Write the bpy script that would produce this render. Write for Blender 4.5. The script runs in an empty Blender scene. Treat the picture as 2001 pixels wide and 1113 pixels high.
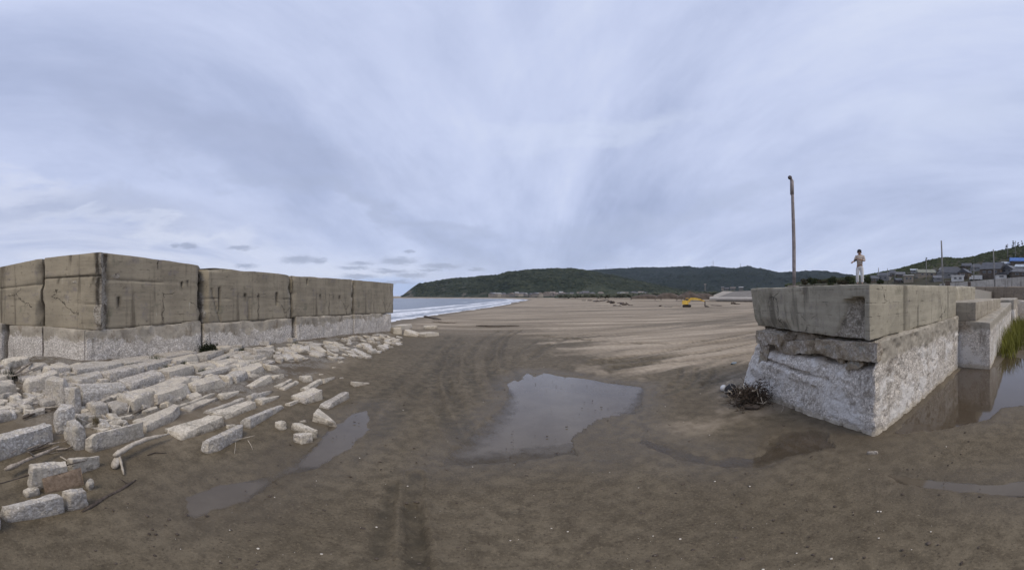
import bpy, math, random
import numpy as np
from mathutils import Vector

C = bpy.context.scene.collection
random.seed(7)
RNG = np.random.default_rng(11)
PI = math.pi

# ------------------------------------------------------------------ camera
# The photograph is a 180 degree panorama: one degree is the same number of pixels everywhere.
H = 2.5                      # camera height over the wet sand
K = 2001 / PI                # photo pixels per radian
CX, HY = 1000.5, 578.0       # photo column straight ahead, photo row of the sea horizon
cd = bpy.data.cameras.new('camera')
cam = bpy.data.objects.new('camera', cd)
C.objects.link(cam)
cam.location = (0, 0, H)
cam.rotation_euler = (PI / 2, 0, 0)
cd.type = 'PANO'
cd.panorama_type = 'EQUIRECTANGULAR'
cd.longitude_min, cd.longitude_max = -PI / 2, PI / 2
cd.latitude_max = HY / K
cd.latitude_min = -(1113 - HY) / K
cd.lens = 12
cd.clip_start, cd.clip_end = 0.05, 30000
sc = bpy.context.scene
sc.camera = cam
sc.render.engine = 'CYCLES'
sc.cycles.use_denoising = True
sc.cycles.max_bounces = 6
sc.cycles.volume_bounces = 1
sc.view_settings.view_transform = 'Standard'
sc.view_settings.look = 'None'
sc.view_settings.exposure = 0.12
sc.view_settings.gamma = 1.0
sc.view_settings.use_curve_mapping = False

SUN_EL, SUN_AZ = math.radians(52), math.radians(165)    # azimuth measured from +Y towards +X


# ------------------------------------------------------------------ node helpers
class NT:
    def __init__(s, tree):
        s.t = tree

    def n(s, typ, ins=None, **props):
        nd = s.t.nodes.new(typ)
        for k, v in props.items():
            setattr(nd, k, v)
        for k, v in (ins or {}).items():
            s.put(nd.inputs[k], v)
        return nd

    def put(s, sock, v):
        if isinstance(v, bpy.types.NodeSocket):
            s.t.links.new(v, sock)
        elif v is not None:
            if sock.type == 'RGBA' and len(v) == 3:
                v = (*v, 1)
            sock.default_value = v

    def math(s, op, a, b=None, c=None, clamp=False):
        nd = s.n('ShaderNodeMath', operation=op, use_clamp=clamp)
        s.put(nd.inputs[0], a)
        if b is not None:
            s.put(nd.inputs[1], b)
        if c is not None:
            s.put(nd.inputs[2], c)
        return nd.outputs[0]

    def noise(s, vec, scale, detail=5, rough=.6, dist=0, col=False):
        nd = s.n('ShaderNodeTexNoise', {'Vector': vec, 'Scale': scale, 'Detail': detail, 'Roughness': rough, 'Distortion': dist})
        return nd.outputs['Color' if col else 'Fac']

    def voro(s, vec, scale, out='Distance', feature='F1', rnd=1.0):
        nd = s.n('ShaderNodeTexVoronoi', {'Vector': vec, 'Scale': scale, 'Randomness': rnd}, feature=feature)
        return nd.outputs[out]

    def ramp(s, fac, stops, interp='LINEAR'):
        nd = s.n('ShaderNodeValToRGB', {'Fac': fac})
        cr = nd.color_ramp
        cr.interpolation = interp
        while len(cr.elements) < len(stops):
            cr.elements.new(.5)
        for e, (p, c) in zip(cr.elements, stops):
            e.position = p
            e.color = (c, c, c, 1) if isinstance(c, (int, float)) else (*c, 1)
        return nd.outputs[0]

    def rng(s, v, a, b, c=0., d=1., smooth=True):
        nd = s.n('ShaderNodeMapRange', {'Value': v, 'From Min': a, 'From Max': b, 'To Min': c, 'To Max': d}, clamp=True)
        nd.interpolation_type = 'SMOOTHSTEP' if smooth else 'LINEAR'
        return nd.outputs[0]

    def mix(s, f, a, b, mode='MIX'):
        nd = s.n('ShaderNodeMix', data_type='RGBA', blend_type=mode)
        s.put(nd.inputs[0], f)
        s.put(nd.inputs[6], a)
        s.put(nd.inputs[7], b)
        return nd.outputs[2]

    def mapping(s, vec, scale=(1, 1, 1), rot=(0, 0, 0), loc=(0, 0, 0)):
        nd = s.n('ShaderNodeMapping', {'Vector': vec, 'Scale': scale, 'Rotation': rot, 'Location': loc})
        return nd.outputs[0]

    def coord(s, out='Object'):
        return s.n('ShaderNodeTexCoord').outputs[out]

    def xyz(s, vec):
        return s.n('ShaderNodeSeparateXYZ', {'Vector': vec}).outputs

    def attr(s, name):
        return s.n('ShaderNodeAttribute', attribute_name=name).outputs['Fac']

    def bump(s, h, strength=.5, dist=.02, normal=None):
        nd = s.n('ShaderNodeBump', {'Height': h, 'Strength': strength, 'Distance': dist})
        if normal is not None:
            s.put(nd.inputs['Normal'], normal)
        return nd.outputs[0]

    def rnd(s):
        return s.n('ShaderNodeObjectInfo').outputs['Random']


def material(name):
    m = bpy.data.materials.new(name)
    m.use_nodes = True
    t = NT(m.node_tree)
    b = m.node_tree.nodes['Principled BSDF']
    b.inputs['Specular IOR Level'].default_value = .3
    b.inputs['Roughness'].default_value = .85
    return m, t, b


# ------------------------------------------------------------------ world: overcast sky
world = bpy.data.worlds.new('World')
sc.world = world
world.use_nodes = True
w = NT(world.node_tree)
w.t.nodes.clear()
dirv = w.coord('Generated')
dx, dy, dz = w.xyz(dirv)[:3]
az = w.math('ARCTAN2', dx, dy)
el = w.math('ARCSINE', dz)
zz = w.math('ADD', w.math('MAXIMUM', dz, 0.0), .32)
u = w.math('DIVIDE', dx, zz)
v = w.math('DIVIDE', dy, zz)
cp = w.n('ShaderNodeCombineXYZ', {'X': u, 'Y': v, 'Z': 0.0}).outputs[0]
band = w.noise(w.mapping(cp, (.75, .24, 1), (0, 0, math.radians(-16)), (3.7, 1.3, 0)), 1.0, 6, .55, .9)
band2 = w.noise(w.mapping(cp, (1.7, .50, 1), (0, 0, math.radians(-22)), (1.1, 4.2, 2)), 1.0, 7, .62, .8)
soft = w.noise(w.mapping(cp, (.42, .36, 1), (0, 0, .4), (8.2, 1.9, 0)), 1.0, 3, .5, .5)
fineb = w.noise(w.mapping(cp, (7, 4.2, 1), (0, 0, -.4), (2, 5, 1)), 1.0, 6, .7, .4)
mixf = w.math('ADD', w.math('ADD', w.math('MULTIPLY', band, .48), w.math('MULTIPLY', fineb, .10)), w.math('ADD', w.math('MULTIPLY', band2, .30), w.math('MULTIPLY', soft, .36)))
cloud = w.ramp(mixf, [(.47, (.325, .380, .555)), (.56, (.425, .485, .680)), (.65, (.535, .595, .795)), (.76, (.670, .720, .865))])
ae0 = w.n('ShaderNodeCombineXYZ', {'X': az, 'Y': el, 'Z': 0.0}).outputs[0]
wob0 = w.noise(w.mapping(ae0, (2.2, 5, 1)), 1.0, 6, .6, .4, True)
ae0 = w.n('ShaderNodeVectorMath', {0: ae0, 1: w.n('ShaderNodeVectorMath', {0: w.n('ShaderNodeVectorMath', {0: wob0, 1: (.5, .5, .5)}, operation='SUBTRACT').outputs[0], 1: (1.1, .40, 0)}, operation='MULTIPLY').outputs[0]}, operation='ADD').outputs[0]


def bank(px, py, rw, rh, col, f, rot=0.):
    global cloud
    c = ((px - CX) / K, (HY - py) / K, 0)
    d = w.n('ShaderNodeVectorMath', {0: ae0, 1: c}, operation='SUBTRACT').outputs[0]
    d = w.n('ShaderNodeVectorRotate', {'Vector': d, 'Angle': rot}, rotation_type='Z_AXIS').outputs[0]
    d = w.n('ShaderNodeVectorMath', {0: d, 1: (K / rw, K / rh, 0)}, operation='MULTIPLY').outputs[0]
    r = w.n('ShaderNodeVectorMath', {0: d}, operation='LENGTH').outputs['Value']
    cloud = w.mix(w.rng(r, 1.2, .1, 0, f), cloud, col)


# broad cloud banks: darker layers on the left sloping to the horizon, brighter breaks between
bank(430, 250, 480, 75, (.36, .41, .575), .55, .30)
bank(700, 420, 420, 38, (.37, .42, .575), .60, .34)
bank(180, 400, 300, 40, (.40, .445, .59), .55, .10)
bank(60, 350, 170, 26, (.68, .71, .83), .5, .22)
bank(330, 445, 380, 20, (.68, .72, .84), .5, .12)
bank(1300, 420, 420, 40, (.42, .475, .64), .50, -.32)
bank(1180, 250, 300, 40, (.66, .72, .87), .35, -.2)
bank(1850, 230, 260, 110, (.64, .70, .85), .40)
# brighter veil low in the sky on the left, paler towards the right
lowleft = w.math('MULTIPLY', w.rng(el, .36, .02), w.rng(az, -.35, -1.3))
cloud = w.mix(w.math('MULTIPLY', lowleft, w.rng(band2, .36, .60, .25, .85)), cloud, (.70, .72, .82))
lowr = w.math('MULTIPLY', w.rng(az, .3, 1.4), w.rng(el, .0, .5, .55, .25))
cloud = w.mix(w.math('MULTIPLY', lowr, .55), cloud, (.54, .60, .77))
# pale strip just over the horizon, a clear blue gap beside the headland
cloud = w.mix(w.math('MULTIPLY', w.rng(el, .16, .03), w.rng(az, .05, -.45, 0, .55)), cloud, (.68, .71, .82))
ae = w.n('ShaderNodeCombineXYZ', {'X': az, 'Y': el, 'Z': 0.0}).outputs[0]
wob = w.noise(w.mapping(ae, (26, 70, 1)), 1.0, 6, .72, 0, True)
aew = w.n('ShaderNodeVectorMath', {0: ae, 1: w.n('ShaderNodeVectorMath', {0: w.n('ShaderNodeVectorMath', {0: wob, 1: (.5, .5, .5)}, operation='SUBTRACT').outputs[0], 1: (.085, .030, 0)}, operation='MULTIPLY').outputs[0]}, operation='ADD').outputs[0]


def blob(px, py, rw, rh):
    c = ((px - CX) / K, (HY - py) / K, 0)
    d = w.n('ShaderNodeVectorMath', {0: aew, 1: c}, operation='SUBTRACT').outputs[0]
    d = w.n('ShaderNodeVectorMath', {0: d, 1: (K / rw, K / rh, 0)}, operation='MULTIPLY').outputs[0]
    return w.n('ShaderNodeVectorMath', {0: d}, operation='LENGTH').outputs['Value']


def union(lst):
    cur = None
    for b in lst:
        e = blob(*b)
        cur = e if cur is None else w.math('MINIMUM', cur, e)
    return cur


blue = union([(735, 556, 120, 18), (800, 566, 70, 22)])
cloud = w.mix(w.rng(blue, 1.25, .35, 0, .75), cloud, (.36, .49, .79))
puffs = union([(368, 480, 24, 7), (343, 480, 14, 5), (470, 484, 32, 6), (585, 507, 48, 10), (622, 509, 20, 8), (478, 519, 28, 6),
               (706, 514, 32, 6), (690, 524, 38, 5), (778, 510, 46, 10), (862, 520, 52, 7), (797, 491, 14, 4), 
               (803, 537, 44, 7), (765, 529, 46, 5), (840, 528, 30, 4), (700, 540, 46, 6), (776, 551, 40, 5), (930, 527, 24, 4)])
cloud = w.mix(w.rng(puffs, 1.15, .25, 0, .78), cloud, (.315, .355, .480))
sky = w.n('ShaderNodeTexSky', sky_type='NISHITA', sun_disc=False, sun_elevation=SUN_EL, sun_rotation=SUN_AZ)
bg1 = w.n('ShaderNodeBackground', {'Color': sky.outputs[0], 'Strength': .07}).outputs[0]
bg2 = w.n('ShaderNodeBackground', {'Color': cloud, 'Strength': 1.08}).outputs[0]
ms = w.n('ShaderNodeMixShader', {0: .90, 1: bg1, 2: bg2}).outputs[0]
w.n('ShaderNodeOutputWorld', {'Surface': ms})

sd = bpy.data.lights.new('sun', 'SUN')
sd.energy, sd.angle, sd.color = 1.5, math.radians(24), (1, .88, .70)
sun = bpy.data.objects.new('sun', sd)
C.objects.link(sun)
sun.rotation_euler = Vector((-math.sin(SUN_AZ) * math.cos(SUN_EL), -math.cos(SUN_AZ) * math.cos(SUN_EL), -math.sin(SUN_EL))).to_track_quat('-Z', 'Y').to_euler()


# ------------------------------------------------------------------ numeric noise
def _hash(ix, iy, iz, seed):
    h = (ix * 374761393 + iy * 668265263 + iz * 2147483647 + seed * 144665) & 0xFFFFFFFF
    h = ((h ^ (h >> 13)) * 1274126177) & 0xFFFFFFFF
    h = ((h ^ (h >> 16)) * 2246822519) & 0xFFFFFFFF
    return ((h ^ (h >> 15)) & 0xFFFFFF) / float(0xFFFFFF)


def vnoise(x, y, z, seed=0):
    x, y, z = np.broadcast_arrays(x, y, z)
    fx, fy, fz = np.floor(x), np.floor(y), np.floor(z)
    tx, ty, tz = x - fx, y - fy, z - fz
    ix, iy, iz = fx.astype(np.int64), fy.astype(np.int64), fz.astype(np.int64)
    sx, sy, sz = [t * t * t * (t * (t * 6 - 15) + 10) for t in (tx, ty, tz)]
    out = 0
    for a in (0, 1):
        wx = sx if a else 1 - sx
        for b in (0, 1):
            wy = sy if b else 1 - sy
            for c in (0, 1):
                wz = sz if c else 1 - sz
                out = out + wx * wy * wz * _hash(ix + a, iy + b, iz + c, seed)
    return out * 2 - 1


def fbm(x, y, z=0., octs=4, seed=0, gain=.5):
    s, a, f, tot = 0, 1., 1., 0
    for o in range(octs):
        s = s + a * vnoise(np.asarray(x) * f + o * 17.3, np.asarray(y) * f + o * 5.1, np.asarray(z) * f + o * 9.7, seed + o)
        tot += a
        a *= gain
        f *= 2.03
    return s / tot


def sstep(a, b, x):
    t = np.clip((x - a) / (b - a), 0, 1)
    return t * t * (3 - 2 * t)


# ------------------------------------------------------------------ object helpers
def mesh_from(name, V, F, smooth=True):
    """V (n,3); F list of faces or an (m,4)/(m,3) array."""
    me = bpy.data.meshes.new(name)
    V = np.asarray(V, dtype=np.float32)
    if isinstance(F, np.ndarray):
        m, k = F.shape
        me.vertices.add(len(V))
        me.vertices.foreach_set('co', V.ravel())
        me.loops.add(m * k)
        me.loops.foreach_set('vertex_index', F.astype(np.int32).ravel())
        me.polygons.add(m)
        me.polygons.foreach_set('loop_start', np.arange(0, m * k, k, dtype=np.int32))
        me.polygons.foreach_set('use_smooth', np.full(m, smooth))
        me.update(calc_edges=True)
    else:
        me.from_pydata([tuple(map(float, p)) for p in V], [], F)
        me.polygons.foreach_set('use_smooth', np.full(len(me.polygons), smooth))
        me.update()
    return me


def crisp(me, deg=38):
    me.set_sharp_from_angle(angle=math.radians(deg))


def tag(o, label=None, cat=None, group=None, kind=None):
    if label:
        o['label'] = label
    if cat:
        o['category'] = cat
    if group:
        o['group'] = group
    if kind:
        o['kind'] = kind
    return o


def obj(name, V, F, mat, parent=None, origin=None, smooth=True):
    V = np.asarray(V, dtype=float)
    if parent is not None:
        org = world_org(parent)
        V = V - org
        loc = (0, 0, 0)
    else:
        org = np.array(origin if origin is not None else (0, 0, 0), dtype=float)
        V = V - org
        loc = tuple(org)
    me = mesh_from(name, V, F, smooth)
    if mat is not None:
        for mm in (mat if isinstance(mat, (list, tuple)) else [mat]):
            me.materials.append(mm)
    o = bpy.data.objects.new(name, me)
    C.objects.link(o)
    o.location = loc
    if parent is not None:
        o.parent = parent
    return o


def world_org(o):
    p = np.zeros(3)
    while o is not None:
        p += np.array(o.location)
        o = o.parent
    return p


def thing(name, label, cat, loc, group=None):
    o = bpy.data.objects.new(name, None)
    C.objects.link(o)
    o.location = tuple(float(q) for q in loc)
    o.empty_display_size = .3
    return tag(o, label, cat, group)


def copy_tree(o, parent=None):
    c = o.copy()
    C.objects.link(c)
    c.parent = parent
    for ch in [k for k in o.children]:
        copy_tree(ch, c)
    return c


class MB:
    """collects shapes into one mesh (world coordinates)"""
    def __init__(s):
        s.V, s.F, s.n = [], [], 0

    def add(s, V, F):
        V = np.asarray(V, float)
        s.V.append(V)
        s.F += [[i + s.n for i in f] for f in F]
        s.n += len(V)
        return s

    def box(s, c, size, rz=0., taper=1.0, tilt=None):
        x, y, z = [q / 2 for q in size]
        P = np.array([(-x, -y, -z), (x, -y, -z), (x, y, -z), (-x, y, -z), (-x * taper, -y * taper, z), (x * taper, -y * taper, z), (x * taper, y * taper, z), (-x * taper, y * taper, z)])
        if tilt is not None:                     # rotation about local y
            ca, sa = math.cos(tilt), math.sin(tilt)
            P = np.stack([P[:, 0] * ca + P[:, 2] * sa, P[:, 1], -P[:, 0] * sa + P[:, 2] * ca], 1)
        ca, sa = math.cos(rz), math.sin(rz)
        P = np.stack([P[:, 0] * ca - P[:, 1] * sa, P[:, 0] * sa + P[:, 1] * ca, P[:, 2]], 1) + np.array(c)
        return s.add(P, [(0, 3, 2, 1), (4, 5, 6, 7), (0, 1, 5, 4), (1, 2, 6, 5), (2, 3, 7, 6), (3, 0, 4, 7)])

    def tube(s, pts, rad, seg=8, caps=True, flat=1.0):
        pts = np.asarray(pts, float)
        n = len(pts)
        rad = np.full(n, rad) if np.isscalar(rad) else np.asarray(rad, float)
        T = np.gradient(pts, axis=0) if n > 2 else np.repeat([pts[1] - pts[0]], 2, 0)
        T /= np.linalg.norm(T, axis=1)[:, None] + 1e-9
        up = np.array((0, 0, 1.)) if abs(T[0][2]) < .9 else np.array((1., 0, 0))
        V = []
        for i in range(n):
            a = np.cross(T[i], up)
            a /= np.linalg.norm(a) + 1e-9
            b = np.cross(a, T[i])
            for k in range(seg):
                t = 2 * PI * k / seg
                V.append(pts[i] + rad[i] * (a * math.cos(t) + b * math.sin(t) * flat))
        F = []
        for i in range(n - 1):
            for k in range(seg):
                F.append((i * seg + k, i * seg + (k + 1) % seg, (i + 1) * seg + (k + 1) % seg, (i + 1) * seg + k))
        if caps:
            F.append(tuple(range(seg))[::-1])
            F.append(tuple((n - 1) * seg + k for k in range(seg)))
        return s.add(V, F)

    def sphere(s, c, r, nu=10, nv=7, sc=(1, 1, 1)):
        V, F = [], []
        for j in range(nv + 1):
            t = PI * j / nv
            for i in range(nu):
                p = 2 * PI * i / nu
                V.append((c[0] + r * sc[0] * math.sin(t) * math.cos(p), c[1] + r * sc[1] * math.sin(t) * math.sin(p), c[2] + r * sc[2] * math.cos(t)))
        for j in range(nv):
            for i in range(nu):
                F.append((j * nu + i, (j + 1) * nu + i, (j + 1) * nu + (i + 1) % nu, j * nu + (i + 1) % nu))
        return s.add(V, F)

    def build(s, name, mat, parent=None, origin=None, smooth=False):
        return obj(name, np.concatenate(s.V), s.F, mat, parent, origin, smooth)


# ------------------------------------------------------------------ picture angles -> places
def azel(px, py):
    return (px - CX) / K, (HY - py) / K


def at_d(px, py, d):
    a, e = azel(px, py)
    return np.array((d * math.sin(a), d * math.cos(a), H + d * math.tan(e)))


def at_z(px, py, z):
    a, e = azel(px, py)
    return at_d(px, py, (H - z) / math.tan(-e))


# ------------------------------------------------------------------ the lie of the land
SEA = -1.0
SHORE = np.array([(-60, -12.5), (0, -13.5), (20, -15.0), (45, -15.6), (101, -6.5), (186, 3.0), (260, 14.), (330, 18.), (390, 2.), (430, -50.), (452, -140), (470, -400), (480, -9000)], float)
# shoreline x as a function of y up to 390, then a far beach that closes the bay
WALL = [(-14.2, -2.2), (-9.35, 2.75), (-8.05, 21.4)]          # foot line of the broken sea wall on the left


def seg_dist(x, y, a, b):
    ax, ay = a
    bx, by = b
    dxx, dyy = bx - ax, by - ay
    t = np.clip(((x - ax) * dxx + (y - ay) * dyy) / (dxx * dxx + dyy * dyy), 0, 1)
    return np.hypot(x - ax - t * dxx, y - ay - t * dyy), t


def inside(x, y, poly):
    x, y = np.asarray(x, float), np.asarray(y, float)
    r = np.zeros(np.broadcast(x, y).shape, bool)
    n = len(poly)
    for i in range(n):
        x1, y1 = poly[i]
        x2, y2 = poly[(i + 1) % n]
        cnd = (y1 > y) != (y2 > y)
        with np.errstate(divide='ignore', invalid='ignore'):
            xi = (x2 - x1) * (y - y1) / (y2 - y1 + 1e-12) + x1
        r ^= cnd & (x < xi)
    return r


def sdf(x, y, poly):
    d = np.full(np.broadcast(x, y).shape, 1e9)
    for i in range(len(poly)):
        d = np.minimum(d, seg_dist(x, y, poly[i], poly[(i + 1) % len(poly)])[0])
    return np.where(inside(x, y, poly), -d, d)


SEA_POLY = [(-9000, -60), (-12.5, -60), (-13.5, 0), (-15.0, 20), (-15.6, 45), (-12, 70), (-6.5, 101), (-1, 140), (3, 186), (11, 250), (15, 310), (8, 370), (-15, 410), (-60, 436), (-140, 452), (-400, 470), (-1500, 480), (-9000, 500)]

PUDDLE_PX = {
    'centre': [(985, 752), (1003, 741), (1012, 744), (1030, 727), (1046, 736), (1060, 727), (1100, 735), (1125, 737), (1150, 741), (1200, 749), (1262, 756), (1258, 790), (1246, 815), (1262, 846), (1250, 880), (1180, 900), (1110, 892), (1040, 900), (980, 905), (900, 912), (850, 915), (880, 880), (930, 838), (975, 798), (992, 775)],
    'band': [(1250, 842), (1300, 866), (1400, 893), (1478, 884), (1500, 858), (1540, 842), (1600, 838), (1700, 872), (1780, 868), (1720, 884), (1600, 890), (1540, 902), (1480, 918), (1420, 920), (1330, 905), (1240, 868)],
    'strip': [(1705, 917), (1760, 926), (1830, 937), (1900, 942), (2001, 937), (2120, 930), (2120, 976), (2001, 972), (1930, 970), (1830, 960), (1760, 946)],
    'pool': [(1735, 850), (1800, 790), (1885, 712), (1945, 716), (1965, 694), (2001, 700), (2150, 715), (2150, 800), (2001, 792), (1960, 797), (1935, 820), (1830, 842)],
    'left': [(334, 990), (352, 962), (425, 936), (492, 930), (556, 900), (606, 866), (638, 832), (680, 806), (728, 794), (734, 836), (700, 878), (630, 918), (552, 946), (494, 984), (430, 1004), (380, 1022), (348, 1012)],
}
WZ = -.022
PUDDLES = {k: [tuple(at_z(px, py, WZ)[:2]) for px, py in v] for k, v in PUDDLE_PX.items()}

RUT_PX = [  # tyre ruts in the wet sand: picture polylines, width, depth
    ([(975, 760), (962, 735), (955, 705), (965, 670), (1000, 645)], .16, .03), ([(940, 780), (918, 740), (915, 700), (935, 668), (975, 645)], .16, .03),
    ([(1015, 740), (1000, 715), (1010, 690), (1050, 665)], .12, .02), ([(880, 770), (870, 735), (880, 700), (905, 670)], .12, .02),
    ([(700, 820), (760, 760), (830, 700), (880, 655)], .22, .015), ([(735, 850), (790, 790), (850, 720), (900, 660)], .22, .015), ([(900, 860), (860, 800), (850, 740), (872, 680)], .14, .022), ([(925, 850), (890, 790), (885, 735), (895, 690)], .14, .022),
    ([(1040, 700), (1060, 680), (1110, 660), (1170, 648)], .18, .03), ([(985, 720), (978, 690), (990, 660), (1020, 643)], .12, .025),
    ([(812, 930), (806, 980), (810, 1040), (822, 1130)], .09, .025), ([(766, 950), (752, 1000), (742, 1060), (730, 1130)], .08, .012),
    ([(1160, 705), (1280, 690), (1400, 668), (1480, 655)], .20, .04), ([(1150, 712), (1290, 700), (1400, 684), (1475, 670)], .18, .03),
    ([(1060, 655), (1200, 668), (1330, 672), (1470, 650)], .25, .04), ([(1200, 720), (1300, 708), (1400, 700), (1460, 690)], .2, .03),
    ([(1300, 770), (1340, 755), (1420, 742)], .12, .03), ([(1310, 758), (1330, 738), (1330, 722)], .08, .02), ([(1340, 758), (1362, 738), (1362, 720)], .08, .02), ([(1370, 756), (1392, 736), (1394, 722)], .08, .02),
]
RUTS = [([tuple(at_z(px, py, 0)[:2]) for px, py in p], wd, dp) for p, wd, dp in RUT_PX]


def mound(x, y):
    """rubble bank rising to the foot of the left sea wall"""
    s = np.minimum(seg_dist(x, y, WALL[0], WALL[1])[0], seg_dist(x, y, WALL[1], WALL[2])[0])
    S0 = np.interp(y, [-6, -2, 1, 5, 9, 12, 17, 20, 24], [4.5, 5.6, 6.4, 6.0, 4.6, 3.6, 2.4, 1.8, .8])
    top = np.interp(y, [-5, 2, 10, 15, 21, 25], [.55, .55, .55, .45, .10, 0])
    t = np.clip(1 - (s - .35) / np.maximum(S0 - .35, .1), 0, 1)
    return top * t ** 1.05, s


def base_ground(x, y):
    x, y = np.asarray(x, float), np.asarray(y, float)
    d = np.hypot(x, y)
    z = -.75 * sstep(14, 90, d) * sstep(-40, 5, y + .6 * np.abs(x))
    z = z + .9 * sstep(160, 420, y) * sstep(20, 120, x)
    s = sdf(x, y, SEA_POLY)
    beach = SEA + np.interp(y, [5, 42], [.30, .055]) * s - .15 * np.clip(-s / 40, 0, 8)
    z = np.minimum(z, np.where(s > 60, 9., beach))
    z = z + mound(x, y)[0]
    return z


def ground(x, y):
    return float(base_ground(np.array([x]), np.array([y]))[0])


def gp(px, py):
    """the spot on the ground seen at a photo position"""
    z = 0.
    p = None
    for _ in range(30):
        p = at_z(px, py, z)
        z = .5 * z + .5 * ground(p[0], p[1])
    return at_z(px, py, z)


def aggregate_nodes(t, co, tone=1.0, warm=(1, 1, 1)):
    """washed-out concrete: a crowd of small pale and grey pebbles"""
    wv = t.n('ShaderNodeVectorMath', {0: co, 1: t.n('ShaderNodeVectorMath', {0: t.noise(co, 14, 4, .65, 0, True), 1: (.09, .09, .09)}, operation='MULTIPLY').outputs[0]}, operation='ADD').outputs[0]
    d1 = t.voro(wv, 30)
    g = t.xyz(t.voro(wv, 30, 'Color'))[0]
    n = t.noise(co, 2.6, 6, .7)
    n2 = t.noise(co, 17, 5, .75, .6)
    n3 = t.noise(co, 70, 3, .7)
    T = lambda *q: tuple(a * tone * b_ for a, b_ in zip(q, warm))
    c = t.ramp(g, [(.0, T(.34, .318, .295)), (.4, T(.46, .435, .41)), (.75, T(.56, .535, .51)), (1.0, T(.70, .68, .655))])
    c = t.mix(t.rng(d1, .50, .85, 0, .7), c, T(.24, .215, .19))
    c = t.mix(t.rng(n2, .56, .68, 0, .75), c, T(.215, .195, .17))
    c = t.mix(t.rng(n2, .44, .30, 0, .6), c, T(.72, .70, .68))
    c = t.mix(t.rng(n, .52, .72, 0, .6), c, T(.30, .275, .24))
    c = t.mix(t.rng(n3, .58, .75, 0, .5), c, T(.20, .18, .155))
    h = t.math('ADD', t.math('MULTIPLY', d1, -.5), t.math('ADD', t.math('MULTIPLY', n2, 1.6), t.math('MULTIPLY', n3, .35)))
    return c, h


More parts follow.
